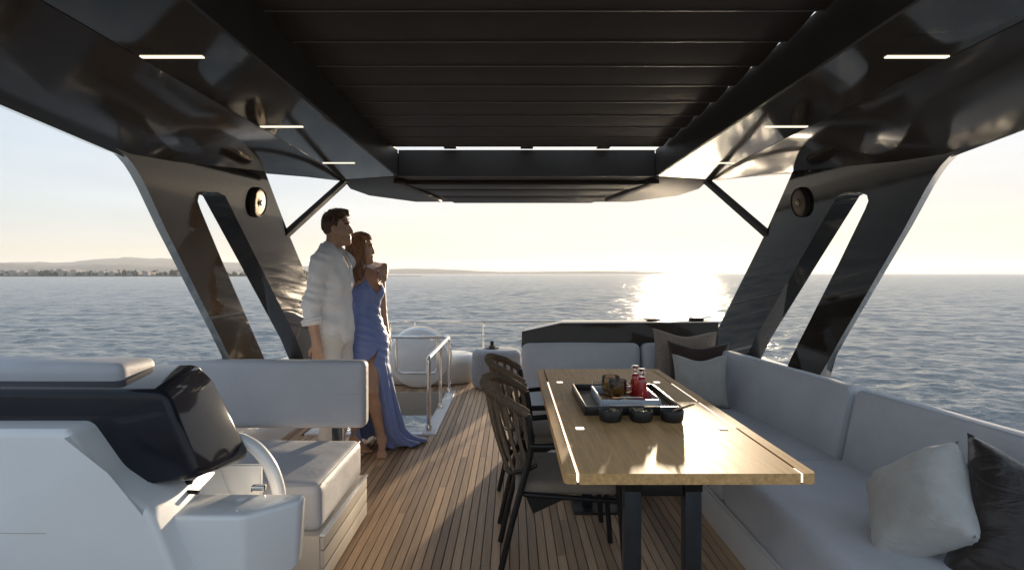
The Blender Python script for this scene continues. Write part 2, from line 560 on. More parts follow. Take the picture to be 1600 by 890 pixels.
# ------------------------------------------------------------------ hardtop
CX = 0.12        # centre line of the boat
ZC = 2.20        # soffit height


def mir(p):
    return Vector((2 * CX - p[0], p[1], p[2]))


def plate_pt(px, py, off=0.0):
    """point on the inner face of the left arch plate: x = -2.01 + 0.12 z"""
    d = (-2.01 + 0.12 * EYE + off) / ((px - 800 + 0.12 * (py - 427)) / FPX)
    return P(px, py, d)


roof = empty('hardtop_roof', (CX, 2.5, ZC))
roof.location = (0, 0, 0)
tag(roof, 'dark glossy hardtop roof with a louvred opening over the whole flybridge', 'roof')
Y0 = 1.0
YA = 4.63
# soffit panels either side of the opening, lying under a solid top
for s in (-1, 1):
    def q(u, y, z): return Vector((CX + s * u, y, z))
    a = [q(1.075, Y0, ZC), q(1.50, Y0, ZC), q(1.50, 4.0, ZC), q(1.57, 4.80, ZC), q(1.075, YA, ZC)]
    b = [p + Vector((0, 0, 0.21)) for p in a]
    prism('soffit_panel', a, b, M['lacquer_shade_lift'], roof, 0.004, 1)
    # matt lip that lines the opening
    a = [q(1.055, Y0, ZC - .006), q(1.072, Y0, ZC - .006), q(1.072, YA - .02, ZC - .006), q(1.055, YA - .02, ZC - .006)]
    prism('opening_lip', a, [p + Vector((0, 0, 0.215)) for p in a], M['matte_dark'], roof)
# end wall of the recess and the front wall
box('recess_end_wall', CX - 1.05, CX + 1.05, YA - .02, YA + .04, ZC - .004, ZC + .210, M['matte_dark'], roof, 0.003, 1)
# aft overhang with its inset slats
tail = [(1.57, 4.80), (1.66, 5.35), (1.60, 5.80), (1.20, 6.32), (-1.20, 6.32), (-1.60, 5.80), (-1.66, 5.35), (-1.57, 4.80), (-1.075, YA + .045), (1.075, YA + .045)]
a = [Vector((CX + u, y, ZC)) for u, y in tail]
b = [Vector((CX + u * .97, 4.6 + (y - 4.6) * .96, ZC + .20)) for u, y in tail]
prism('aft_overhang', a, b, M['matte_dark'], roof, 0.012, 2)
for k, (y0, y1) in enumerate(((4.86, 5.12), (5.18, 5.58), (5.64, 6.14))):
    w0 = 1.02 - 0.10 * k
    prism('overhang_slat', [Vector((CX + u, y, ZC - .035)) for u, y in ((-w0, y0), (w0, y0), (w0 - .07, y1), (-w0 + .07, y1))],
          [Vector((CX + u, y, ZC - .004)) for u, y in ((-w0, y0), (w0, y0), (w0 - .07, y1), (-w0 + .07, y1))], M['louvre'], roof, 0.006, 2)
for s in (-1, 1):
    prism('overhang_rib', [Vector((CX + s * u, y, ZC - .045)) for u, y in ((1.04, 4.74), (1.12, 4.74), (.94, 5.95), (.86, 5.95))],
          [Vector((CX + s * u, y, ZC - .004)) for u, y in ((1.04, 4.74), (1.12, 4.74), (.94, 5.95), (.86, 5.95))], M['matte_dark'], roof, 0.006, 2)
# roof skin behind the louvre field (over the helm)


# louvres: wide blades across the opening, nearly shut
blade_me = None
for k in range(12):
    yc = 1.108 + 0.279 * k
    if blade_me is None:
        bm = bmesh.new()
        tilt = R(-9)
        prof = [(-.158, -.006), (-.05, -.0115), (.06, -.0115), (.150, -.006), (.150, .005), (.05, .0115), (-.06, .0115), (-.158, .005)]
        pr = [(y * math.cos(tilt) - z * math.sin(tilt), y * math.sin(tilt) + z * math.cos(tilt)) for y, z in prof]
        bm_prism(bm, [(-1.053, y, z) for y, z in pr], [(1.042, y, z) for y, z in pr])
        o = from_bm('louvre_blade', bm, M['louvre'], roof, 25)
        blade_me = o.data
        y_, z_ = .148 * math.cos(tilt) + .008 * math.sin(tilt), .148 * math.sin(tilt) - .008 * math.cos(tilt)
        tr = box('blade_trim', -1.04, 1.03, y_ - .003, y_ + .003, z_ - .003, z_ + .001, M['trim'], o)
        trim_me = tr.data
    else:
        o = bpy.data.objects.new('louvre_blade', blade_me); COL.objects.link(o); o.parent = roof
        tr = bpy.data.objects.new('blade_trim', trim_me); COL.objects.link(tr); tr.parent = o
    o.location = (CX, yc, ZC + .205)
for x in (-.62, .0, .62):
    box('louvre_pivot_bracket', CX + x - .05, CX + x + .05, 4.36, 4.6, ZC + .215, ZC + .225, M['matte_dark'], roof)
# side beams, a loft of sections
for s in (-1, 1):
    st = [(Y0, 1.50, 1.0, 2.035), (1.94, 1.50, 1.94, 2.01), (2.62, 1.50, 2.62, 1.955), (2.95, 1.50, 2.95, 1.985), (3.4, 1.50, 3.4, 2.045), (4.04, 1.502, 4.04, 2.13), (4.45, 1.535, 4.45, 2.168), (4.80, 1.57, 4.86, 2.197)]
    secs = []
    for (ys, us, yb, zb) in st:
        t = max(0, (yb - 4.04) / 0.82)
        ub = (2.01 - .12 * zb + CX) * (1 - t) + 1.60 * t
        secs.append([Vector((us, ys, ZC - .002)), Vector((ub, yb, zb)), Vector((ub + .03 * (1 - t) + .003, yb, zb - .014 * (1 - t) + .001)),
                     Vector((ub + .15 * (1 - t) + .006, yb, zb + .03 + .03 * t)), Vector((ub + .10 * (1 - t) - .03 * t, yb, ZC + .30)), Vector((us, ys, ZC + .302))])
    bm = bmesh.new()
    rings = [[bm.verts.new((CX + s * p.x, p.y, p.z)) for p in sec] for sec in secs]
    for r0, r1 in zip(rings, rings[1:]):
        for k in range(6):
            j = (k + 1) % 6
            bm.faces.new((r0[k], r0[j], r1[j], r1[k]))
    bm.faces.new(rings[0]); bm.faces.new(list(reversed(rings[-1])))
    from_bm('side_beam', bm, M['lacquer_shade_lift'], roof, 35)
# led strips let into the soffit
for y in (2.08, 3.07, 4.08):
    for u in (-1.375, 1.375):
        h = 0.115
        f = box('ceiling_light', CX + u - h, CX + u + h, y - .009, y + .009, ZC - .004, ZC + .002, M['led'], roof)
# top skin
# ------------------------------------------------------------------ arches
OUT_L = [(170, 222), (184, 234), (198, 245), (209, 258), (219, 274), (230, 295), (260, 360), (300, 440), (345, 530), (362, 566), (392, 626), (552, 600), (517, 520), (473, 417), (451, 365), (430, 310), (412, 262)]
SLOT_L = [(309, 314), (313, 326), (348, 410), (413, 560), (424, 590), (486, 590), (463, 529), (411, 424), (372, 346), (352, 306), (340, 300), (322, 300), (311, 305)]


def arch(s, label):
    o = empty('roof_arch', (0, 0, 0))
    tag(o, label, 'roof support', 'slanted arch plates carrying the hardtop')
    ino = [plate_pt(*p) for p in OUT_L]
    ins = [plate_pt(*p) for p in SLOT_L]
    T = 0.14
    outo = []
    for i, p in enumerate(ino):
        q_ = p + Vector((-T, 0, 0))
        if i <= 9: q_ = q_ + Vector((0.0, .135, .03))
        outo.append(q_)
    outs = [p + Vector((-T, 0, 0)) for p in ins]
    f = (lambda p: p) if s < 0 else mir
    bm = bmesh.new()
    L = [[bm.verts.new(f(p)) for p in lst] for lst in (ino, ins, outo, outs)]

    def side(a, b):
        n = len(a)
        for i in range(n):
            j = (i + 1) % n
            bm.faces.new((a[i], a[j], b[j], b[i]))
    side(L[0], L[2]); side(L[1], L[3])
    for a, b in ((L[0], L[1]), (L[2], L[3])):
        es = []
        for lst in (a, b):
            for i in range(len(lst)):
                e = bm.edges.get((lst[i], lst[(i + 1) % len(lst)]))
                es.append(e)
        bmesh.ops.triangle_fill(bm, use_beauty=True, edges=es)
    from_bm('arch_plate', bm, M['lacquer_sun_dim'], o, 35)
    # round loudspeaker set into the aft leg
    c = f(plate_pt(400.5, 316))
    nrm = Vector((1, 0, -.12)).normalized() if s < 0 else Vector((-1, 0, -.12)).normalized()
    rot = nrm.to_track_quat('Z', 'Y').to_matrix().to_4x4()
    sp = lathe('loudspeaker', [(0, .030), (.075, .030), (.088, .024), (.092, .012), (.094, .0), (.094, -.01), (0, -.01)], M['bronze'], o, 40)
    sp.data.transform(Matrix.Translation(c) @ rot)
    ri = lathe('speaker_ring', [(.088, .002), (.0885, .028), (.096, .032), (.103, .028), (.106, .004), (.104, -.004)], M['matte_dark'], sp, 40)
    ri.data.transform(Matrix.Translation(c) @ rot)
    ce = lathe('speaker_centre', [(0, .042), (.012, .041), (.019, .037), (.023, .030)], M['gold'], sp, 24)
    ce.data.transform(Matrix.Translation(c) @ rot)
    cr = lathe('centre_ring', [(.026, .0305), (.026, .034), (.030, .034), (.030, .0305)], M['black'], sp, 24)
    cr.data.transform(Matrix.Translation(c) @ rot)
    return o


arch(-1, 'dark slanted arch plate with long slot behind the standing couple, left side')
arch(1, 'dark slanted arch plate with long slot rising behind the corner sofa, right side')
for s in (-1, 1):
    f = (lambda p: p) if s < 0 else mir
    a_, b_ = Vector((-1.45, 4.90, ZC + .010)), plate_pt(446, 376) + Vector((-.05, 0, 0))
    bm = bmesh.new()
    d = (b_ - a_).normalized(); u = Vector((0, 1, 0)); v = d.cross(u).normalized()
    sec = [u * .045 + v * .022, u * .045 - v * .022, -u * .045 - v * .022, -u * .045 + v * .022]
    A = [a_ + q_ for q_ in sec]; A = [Vector((p.x, p.y, min(p.z, ZC + .012))) for p in A]
    bm_prism(bm, [f(p) for p in A], [f(b_ + q_) for q_ in sec])
    o = from_bm('roof_strut', bm, M['matte_dark'], None, 20)
    tag(o, 'dark flat diagonal strut between roof and %s' % ('left arch, above the man' if s < 0 else 'right arch, against the bright sky'), 'strut', 'diagonal struts under the roof')

# ------------------------------------------------------------------ deck
HX0, HX1, HY0, HY1 = -1.80, -0.66, 4.87, 6.66     # stair opening (outer edge of its coaming)
deck = box('deck', -2.25, 2.5, -1.5, 4.86, -.24, -.014, M['caulk'])
tag(deck, kind='structure')
for (x0, x1, y0, y1) in ((-2.25, HX0, 4.86, HY1), (HX1, 2.5, 4.86, HY1), (-2.25, 2.5, HY1, 8.15)):
    box('deck_base', x0, x1, y0, y1, -.24, -.014, M['caulk'], deck)
PW = 0.0468
plank_cache = {}
def plank(x, y0, y1):
    L = round(y1 - y0, 3)
    if L not in plank_cache:
        bm = bmesh.new()
        hw = PW / 2 - .0026
        bm_box(bm, -hw, hw, 0, L, -.013, 0)
        o = from_bm('deck_plank', bm, M['teak'], deck, 20)
        plank_cache[L] = o.data
    else:
        o = bpy.data.objects.new('deck_plank', plank_cache[L]); COL.objects.link(o); o.parent = deck
    o.location = (x, y0, 0)
g = random.Random(2)
k = 0
x = -2.0
while x < 2.2:
    if x > 1.12:
        x += PW; continue
    ya = -0.6
    yb = 8.05
    c_ = (2.2, 3.2, 4.0, 1.6)[k % 4] + (k % 7) * .1
    cuts = [ya, c_, c_ + 2.3 + .2 * (k % 3), yb]
    for y0, y1 in zip(cuts, cuts[1:]):
        if HX0 - .02 < x < HX1 + .022:
            if y0 < HY0 - .05: plank(x, y0 + .0015, min(y1 - .0015, HY0 - .004))
            if y1 > HY1 + .05: plank(x, max(y0 + .0015, HY1 + .004), y1 - .0015)
            continue
        plank(x, y0 + .0015, y1 - .0015)
    x += PW; k += 1
# margin board closing the gap between the stair coaming and the first full plank
xs_ = -2.0
while xs_ <= HX1 + .022: xs_ += PW
box('deck_plank', HX1 + .004, xs_ - PW / 2 - .0026, HY0, HY1, -.013, 0, M['teak'], deck)
# white stern sill under the rail
tag(box('stern_coaming', -2.2, 2.4, 8.05, 8.2, -.24, .06, M['white'], None, .02), 'low white sill along the stern edge of the deck', 'sill')
for s, lab in ((-1, 'low white bulwark along the left deck edge'), (1, 'low white bulwark outside the grey sofa on the right')):
    x0, x1 = (-2.25, -1.96) if s < 0 else (2.2, 2.5)
    tag(box('bulwark', x0, x1, -1.4, 8.0, -.2, .58, M['white'], None, .03), lab, 'bulwark')

# stair opening
st = empty('stair_opening', (HX1, HY0, 0)); st.location = (0, 0, 0)
tag(st, 'white rimmed stair opening in the teak deck with sea showing below', 'stair opening')
bm = bmesh.new()
bm_box(bm, HX1 - .115, HX1, HY0, HY1, -.24, .016)
bmesh.ops.bevel(bm, geom=list(bm.edges), offset=.008, segments=2, affect='EDGES'); from_bm('side_coaming', bm, M['white'], st)
box('front_coaming', HX0 + .116, HX1 - .117, HY0, HY0 + .10, -.24, .014, M['white'], st, .008)
box('left_coaming', HX0, HX0 + .115, HY0, HY1, -.24, .016, M['white'], st, .008)
box('far_wall', HX0 + .116, HX1 - .117, HY1 - .03, HY1, -.27, .003, M['taupe'], st, .004)
# stair guard rail: three posts, top rail, and a hanging gate frame
gr = empty('stair_guard_rail', (-.725, 5, 0)); gr.location = (0, 0, 0)
tag(gr, 'polished steel guard rail on white coaming around the stair opening', 'guard rail')
RX = -.735
tube('top_rail', fillet([(RX, 4.97, .58), (RX, 4.97, .655), (RX, 6.60, .655), (-1.72, 6.60, .655)], .07), .019, M['chrome'], gr, 12)
for y in (4.97, 5.78, 6.56):
    pst = tube('post', [(RX, y, .014), (RX, y, .64)], .018, M['chrome'], gr, 12)
    lathe('post_foot', [(0, .055), (.024, .055), (.027, .05), (.027, 0), (0, 0)], M['chrome'], pst, 16, (RX, y, .016))
tube('gate_frame', fillet([(-.875, 6.60, .64), (-.875, 6.60, .235), (-1.355, 6.60, .235), (-1.355, 6.60, .64)], .07), .016, M['chrome'], gr, 12)
# stern rail
sr = empty('stern_rail', (0, 8, 0)); sr.location = (0, 0, 0)
tag(sr, 'thin polished steel two-bar rail along the stern', 'rail')
tube('top_rail', fillet([(-1.92, 7.2, .66), (-1.75, 7.95, .71), (-1.55, 8.10, .715), (2.25, 8.10, .715)], .2), .017, M['chrome'], sr, 10)
tube('mid_rail', [(-1.62, 8.10, .51), (2.25, 8.10, .51)], .009, M['chrome'], sr, 8)
for x in (-1.72, -1.40, -.41, .62, 1.65):
    tube('post', [(x, 8.10 - (.12 if x < -1.7 else 0), .05), (x, 8.10 - (.12 if x < -1.7 else 0), .70)], .015, M['chrome'], sr, 10)
# ------------------------------------------------------------------ corner sofa on the right
sofa = empty('corner_sofa', (0, 0, 0))
tag(sofa, 'grey L-shaped corner sofa on a white plinth beside the wooden table', 'sofa')
# plinths
prism('plinth', [(1.10, -.3, 0), (2.18, -.3, 0), (2.18, 4.98, 0), (1.10, 4.98, 0)], [(1.10, -.3, .205), (2.18, -.3, .205), (2.18, 4.98, .205), (1.10, 4.98, .205)], M['white'], sofa, .012)
box('plinth', .14, 1.098, 4.04, 4.98, 0, .205, M['white'], sofa, .012)
box('plinth_rim', 1.085, 1.11, -.3, 4.03, .19, .212, M['white'], sofa, .005)
# seat cushions
soft_box('seat_cushion', (1.45, 1.15, .33), (.375, 1.745, .122), .050, M['fabric'], sofa, n=22, puff=(0, 0, .012), wob=.004, seed=1)
soft_box('seat_cushion', (1.43, 3.455, .33), (.355, .545, .122), .050, M['fabric'], sofa, n=14, puff=(0, 0, .012), wob=.004, seed=2)
soft_box('seat_cushion', (.85, 4.40, .33), (.765, .40, .122), .075, M['fabric'], sofa, n=14, puff=(0, 0, .012), wob=.004, seed=3)
# back cushions, leaning outward, running slightly inward towards the stern
RB = R(6.3)
def back(cx, cy, half_l, seed, hz=.235):
    soft_box('back_cushion', (cx, cy, .45 + hz - .115), (.095, half_l, hz), .045, M['fabric'], sofa, rot=(0, R(13), RB), n=20, puff=(.014, 0, .004), wob=.004, seed=seed, freq=2.6)
    e_ = .045 * .29
    x_, y_, z_ = -.095 + e_, half_l - e_, hz - e_
    T_ = Matrix.Translation((cx, cy, .45 + hz - .115)) @ Matrix.Rotation(RB, 4, 'Z') @ Matrix.Rotation(R(13), 4, 'Y')
    loop = fillet([(x_, 0, z_), (x_, y_, z_), (x_, y_, -z_), (x_, -y_, -z_), (x_, -y_, z_), (x_, 0, z_)], .045)
    tube('piping', [T_ @ p for p in loop], .0055, M['fabric'], sofa, 8)
back(1.80 + .11 * (2.9 - 1.95), 1.95, .955, 4)
back(1.80 - .11 * (3.66 - 2.9), 3.665, .74, 5)
back(1.80 + .11 * (2.9 - .3), .3, .66, 6)
soft_box('back_cushion', (.585, 4.80, .57), (.502, .09, .235), .06, M['fabric'], sofa, rot=(R(-9), 0, 0), n=16, puff=(0, .015, .005), wob=.004, seed=7)
soft_box('back_cushion', (1.36, 4.80, .57), (.262, .09, .235), .06, M['fabric'], sofa, rot=(R(-9), 0, 0), n=10, puff=(0, .012, .005), wob=.004, seed=8)
# outer shell behind the back cushions
prism('back_shell', [(2.16, -.3, .2), (2.22, -.3, .2), (1.86, 4.9, .2), (1.80, 4.9, .2)], [(2.16, -.3, .70), (2.22, -.3, .70), (1.86, 4.9, .70), (1.80, 4.9, .70)], M['white'], sofa, .01)
# dark cabinet behind the aft back cushions
hb = [(.08, .40), (1.83, .40), (1.83, .968), (.43, .960), (.085, .885)]
tag(prism('aft_cabinet', [(x, 4.985, z) for x, z in hb], [(x + (.05 if x < .5 else 0), 5.32, z) for x, z in hb], M['lacquer_shade_lift'], None, .008), 'long dark lacquered cabinet with sloped left end behind the aft sofa cushions', 'cabinet')
# small things on the cabinet top, dark against the glare
tag(soft_box('cloth_bundle', (1.30, 5.2, .974), (.055, .05, .009), .008, M['pillow_brown'], None, n=6), 'small flat dark item lying on cabinet top, left of the pair', 'item', 'dark items on the cabinet top')
tag(soft_box('cloth_bundle', (1.70, 5.2, .978), (.06, .05, .013), .012, M['pillow_brown'], None, n=6), 'small rounded dark item on cabinet top, near the right arch', 'item', 'dark items on the cabinet top')


# ------------------------------------------------------------------ pillows
def pillow(name, size, thick, mtl, world, label, seed=0.0, wob=.006, n=26, dent=0.0):
    """square scatter cushion; local x, z span the face, y is its thickness"""
    vs, fs = [], []
    for side in (1, -1):
        base = len(vs)
        for i in range(n + 1):
            for j in range(n + 1):
                u, v = -1 + 2 * i / n, -1 + 2 * j / n
                # edges draw inward between the corners
                pin = .10
                x = u * (1 - pin * (1 - u * u) * 0 - pin * (1 - v * v) * abs(u) ** 3)
                z = v * (1 - pin * (1 - u * u) * abs(v) ** 3)
                th = ((1 - u ** 4) * (1 - v ** 4)) ** .62
                wr = noise.noise(Vector((u * 2.2 + seed, v * 2.2, side * 3 + seed)))
                cw = noise.noise(Vector((u * 7 + seed, v * 7, side + seed))) * (abs(u * v)) * 1.6
                y = side * (thick / 2 * th * (1 + .12 * wr) + wob * cw * (1 if th > .02 else 0))
                if dent: y += -side * dent * math.exp(-((u * 1.6) ** 2 + ((v - .75) * 1.8) ** 2)) * th
                vs.append(world @ Vector((x * size[0] / 2, y, z * size[1] / 2 - dent * 1.2 * math.exp(-(u * 1.7) ** 2) * max(0, v))))
        for i in range(n):
            for j in range(n):
                a = base + i * (n + 1) + j
                quad = (a, a + 1, a + n + 2, a + n + 1)
                fs.append(quad if side < 0 else quad[::-1])
    o = from_data(name, vs, fs, mtl, None, 180)
    bm = bmesh.new(); bm.from_mesh(o.data)
    bmesh.ops.remove_doubles(bm, verts=bm.verts, dist=2e-4)
    bmesh.ops.recalc_face_normals(bm, faces=bm.faces)
    bm.to_mesh(o.data); bm.free()
    o.data.shade_smooth()
    tag(o, label, 'pillow', 'scatter pillows on the sofa')
    return o


def place(x, y, z, rx=0, ry=0, rz=0):
    return Matrix.Translation((x, y, z)) @ Matrix.Rotation(R(rz), 4, 'Z') @ Matrix.Rotation(R(ry), 4, 'Y') @ Matrix.Rotation(R(rx), 4, 'X')


pillow('scatter_pillow', (.52, .50), .17, M['pillow_weave'], place(1.41, 4.60, .695, -12, 2, -8), 'large grey-brown woven pillow standing hindmost in the sofa corner', 1.3, dent=.03)
pillow('scatter_pillow', (.46, .44), .16, M['pillow_brown'], place(1.435, 4.34, .655, -12, 1, -10), 'dark brown pillow between woven and pale pillows in the sofa corner', 2.7, dent=.025)
pillow('scatter_pillow', (.385, .385), .15, M['pillow_light'], place(1.345, 4.02, .635, -10, -1, -12), 'pale grey pillow standing foremost in the sofa corner', 4.1, dent=.03)
pillow('scatter_pillow', (.37, .36), .20, M['pillow_light'], place(1.40, 1.94, .605, -40, -38, -66), 'pale grey pillow leaning askew on the sofa beside the dark satin pillow', 6.2, wob=.012)
pillow('scatter_pillow', (.54, .50), .24, M['satin'], place(1.68, 1.72, .585, -26, 10, -40), 'big dark brown satin pillow at the right edge of the sofa', 8.2, wob=.016, dent=.05)

# ------------------------------------------------------------------ table
TZ = .75
table = empty('dining_table', (.58, 2.83, 0)); table.location = (0, 0, 0)
tag(table, 'long oak extending dining table with white inlay strips and dark posts', 'table')
TX0, TX1 = .168, .995
ys = [1.83, 2.364, 2.862, 3.366, 3.84]
L0, L1 = .2145, .944
def board(x0, x1, y0, y1, round_c=None):
    bm = bmesh.new()
    gp = .0011
    bm_box(bm, x0 + gp, x1 - gp, y0 + gp, y1 - gp, TZ - .036, TZ)
    if round_c:
        es = [e for e in bm.edges if abs(e.verts[0].co.x - e.verts[1].co.x) < 1e-6 and abs(e.verts[0].co.y - e.verts[1].co.y) < 1e-6
              and abs(e.verts[0].co.x - round_c[0]) < .01 and abs(e.verts[0].co.y - round_c[1]) < .01]
        bmesh.ops.bevel(bm, geom=es, offset=.024, segments=5, profile=.5, affect='EDGES')
    bmesh.ops.bevel(bm, geom=[e for e in bm.edges if e.calc_face_angle(0) > .8], offset=.0016, segments=1, affect='EDGES')
    return from_bm('table_board', bm, M['oak'], table, 25)
W = .0032
for i, (y0, y1) in enumerate(zip(ys, ys[1:])):
    c0 = (TX0, y0) if i == 0 else ((TX0, y1) if i == 3 else None)
    c1 = (TX1, y0) if i == 0 else ((TX1, y1) if i == 3 else None)
    board(TX0, L0 - W, y0, y1, c0)
    board(L0 + W, L1 - W, y0, y1)
    board(L1 + W, TX1, y0, y1, c1)
    # inlay strips stand in the slot between border and field boards
    ya, yb = (y0, y1) if i < 3 else (y0, y0 + .02)
    box('inlay_strip', L0 - W + .0012, L0 + W - .0012, ya + .004, yb - .004, TZ - .03, TZ - .0005, M['inlay'], table)
    if i == 0: segs = ((y0 + .004, y0 + .055),)
    elif i == 1: segs = ((y0 + .02, y1 - .02),)
    elif i == 2: segs = ((y0 + .02, y1 - .03),)
    else: segs = ()
    for (a_, b_) in segs:
        box('inlay_strip', L1 - W + .0012, L1 + W - .0012, a_, b_, TZ - .03, TZ - .0005, M['inlay'], table)
    box('joint_fill', L0 - W, L1 + W, y0 + .004, y1 - .004, TZ - .034, TZ - .0305, M['caulk'], table)
for (x, y) in ((.285, 3.366), (.865, 3.366), (.285, 2.364), (.885, 2.364)):
    box('inlay_latch', x - .017, x + .017, y - .017, y + .017, TZ - .002, TZ + .0012, M['inlay'], table, .004)
box('under_frame', .30, .86, 1.98, 3.70, TZ - .075, TZ - .038, M['black'], table, .004)
for y in (2.12, 3.40):
    for x in (.450, .674):
        lg = box('leg', x - .031, x + .031, y - .031, y + .031, .012, TZ - .076, M['steel_post'], table, .006)
        box('leg_collar', x - .034, x + .034, y - .034, y + .034, TZ - .16, TZ - .077, M['black'], lg, .004)
    box('foot_plate', .36, .75, y - .13, y + .13, .001, .013, M['black'], table, .004)
    box('cross_bracket', .483, .641, y - .02, y + .02, .57, .62, M['black'], table, .003)

# ------------------------------------------------------------------ things on the table
def tray(name, x0, x1, y0, y1, z, h, t, m_wall, m_base, label, group=None):
    o = empty(name, (0, 0, 0)); tag(o, label, 'tray', group)
    box('tray_floor', x0 + t, x1 - t, y0 + t, y1 - t, z + .001, z + .008, m_base, o)
    box('tray_side', x0, x0 + t, y0, y1, z + .001, z + h, m_wall, o, .002)
    box('tray_side', x1 - t, x1, y0, y1, z + .001, z + h, m_wall, o, .002)
    box('tray_side', x0 + t + .0005, x1 - t - .0005, y0, y0 + t, z + .001, z + h - .0005, m_wall, o, .002)
    box('tray_side', x0 + t + .0005, x1 - t - .0005, y1 - t, y1, z + .001, z + h - .0005, m_wall, o, .002)
    return o
t1 = tray('serving_tray', .33, .778, 2.575, 3.11, TZ, .042, .011, M['tray_dark'], M['tray_base'], 'large black rectangular tray on the table under the pale tray')
for y, s in ((2.575, -1), (3.11, 1)):
    tube('tray_handle', fillet([(.45, y, TZ + .040), (.45, y + s * .008, TZ + .049), (.66, y + s * .008, TZ + .049), (.66, y, TZ + .040)], .008), .0035, M['chrome'], t1, 8)
t2 = tray('serving_tray', .418, .704, 2.66, 2.99, TZ + .0085, .046, .010, M['tray_pale'], M['tray_base'], 'smaller pale grey tray standing inside the black tray')
for y, s in ((2.66, -1), (2.99, 1)):
    tube('tray_handle', fillet([(.505, y - s * .004, TZ + .05), (.505, y + s * .012, TZ + .068), (.615, y + s * .012, TZ + .068), (.615, y - s * .004, TZ + .05)], .008), .0038, M['chrome'], t2, 8)
# bowls
def bowl(x, y, label):
    o = empty('snack_bowl', (x, y, TZ)); tag(o, label, 'bowl', 'black snack bowls in a row')
    lathe('bowl_shell', [(0, .001), (.040, .001), (.047, .006), (.050, .018), (.0505, .050), (.0485, .0525), (.0465, .050), (.045, .018), (.040, .012), (0, .012)], M['bowl'], o, 40)
    return o
def fill(o, kind, seed, n):
    g = random.Random(seed)
    bm = bmesh.new()
    for k in range(n):
        a, r = g.uniform(0, 6.28), .038 * math.sqrt(g.random())
        Mx = Matrix.Translation((r * math.cos(a), r * math.sin(a), .034 + g.uniform(0, .012))) @ Matrix.Rotation(g.uniform(0, 3), 4, (g.random(), g.random(), g.random() + .1)) @ Matrix.Diagonal((.010, .006, .006, 1))
        bmesh.ops.create_icosphere(bm, subdivisions=1, radius=1, matrix=Mx)
    f = from_bm(kind, bm, M['nuts'], None, 60)
    f.matrix_world = Matrix.Translation(o.location)
    return f
b1 = bowl(.435, 2.485, 'black round bowl of nuts, left of the three in front of the trays')
b2 = bowl(.569, 2.485, 'black round bowl of nuts, middle of the three in front of the trays')
b3 = bowl(.706, 2.485, 'black round bowl with wooden scoop sticking out, right of the three')
tag(fill(b1, 'nuts', 1, 34), 'pale nuts heaped inside the left black bowl', 'nuts', kind='stuff')
tag(fill(b2, 'nuts', 2, 34), 'pale nuts heaped inside the middle black bowl', 'nuts', kind='stuff')
bm = bmesh.new()
pts = [(.695, 2.478, TZ + .035), (.725, 2.47, TZ + .056), (.752, 2.455, TZ + .068), (.778, 2.44, TZ + .082), (.79, 2.43, TZ + .088)]
bm_tube(bm, smooth_path(pts, 5), [.006] * 3 + [.008] * 5 + [.0105] * 8 + [.0085] * 3 + [.006, .003], 10, True, .45)
tag(from_bm('wooden_scoop', bm, M['spoon'], None, 60), 'short wooden scoop leaning out of the right black bowl', 'scoop')
# amber glasses
def glass(x, y, label):
    o = empty('amber_glass', (x, y, TZ + .0085)); tag(o, label, 'glass', 'amber drinking glasses')
    lathe('glass_body', [(0, .008), (.020, .008), (.024, .001), (.027, .001), (.029, .022), (.030, .028), (.040, .036), (.045, .050), (.046, .108), (.0445, .1105), (.043, .108), (.042, .052), (.036, .040), (.022, .034), (0, .032)], M['amber'], o, 40, (0, 0, 0), 60)
    tube('handle', fillet([(.045, -.006, .095), (.066, -.012, .092), (.066, -.012, .055), (.045, -.006, .052)], .014), .004, M['amber'], o, 8)
glass(.527, 2.815, 'amber ribbed glass mug, front one of two on the pale tray')
glass(.512, 2.925, 'amber glass mug standing behind the front one on the pale tray')
def bottle(x, y, label):
    o = empty('juice_bottle', (x, y, TZ + .0085)); tag(o, label, 'bottle', 'red juice bottles')
    lathe('bottle_body', [(0, .001), (.024, .001), (.028, .004), (.029, .012), (.0235, .105), (.021, .122), (.014, .130), (0, .131)], M['red'], o, 32, (0, 0, 0), 50)
    lathe('bottle_neck', [(0, .131), (.0125, .131), (.0115, .150), (.0135, .152), (.0135, .156), (0, .156)], M['clear'], o, 24)
    lathe('stopper', [(0, .1565), (.010, .1565), (.017, .160), (.018, .166), (.015, .171), (0, .172)], M['chrome'], o, 24)
    tube('wire_clip', fillet([(-.013, 0, .140), (-.021, 0, .150), (-.018, 0, .165), (.018, 0, .165), (.021, 0, .150), (.013, 0, .140)], .006), .0018, M['chrome'], o, 6)
bottle(.643, 2.79, 'red juice bottle with wire stopper, nearer of two on the pale tray')
bottle(.632, 2.885, 'red juice bottle partly hidden behind the nearer one')

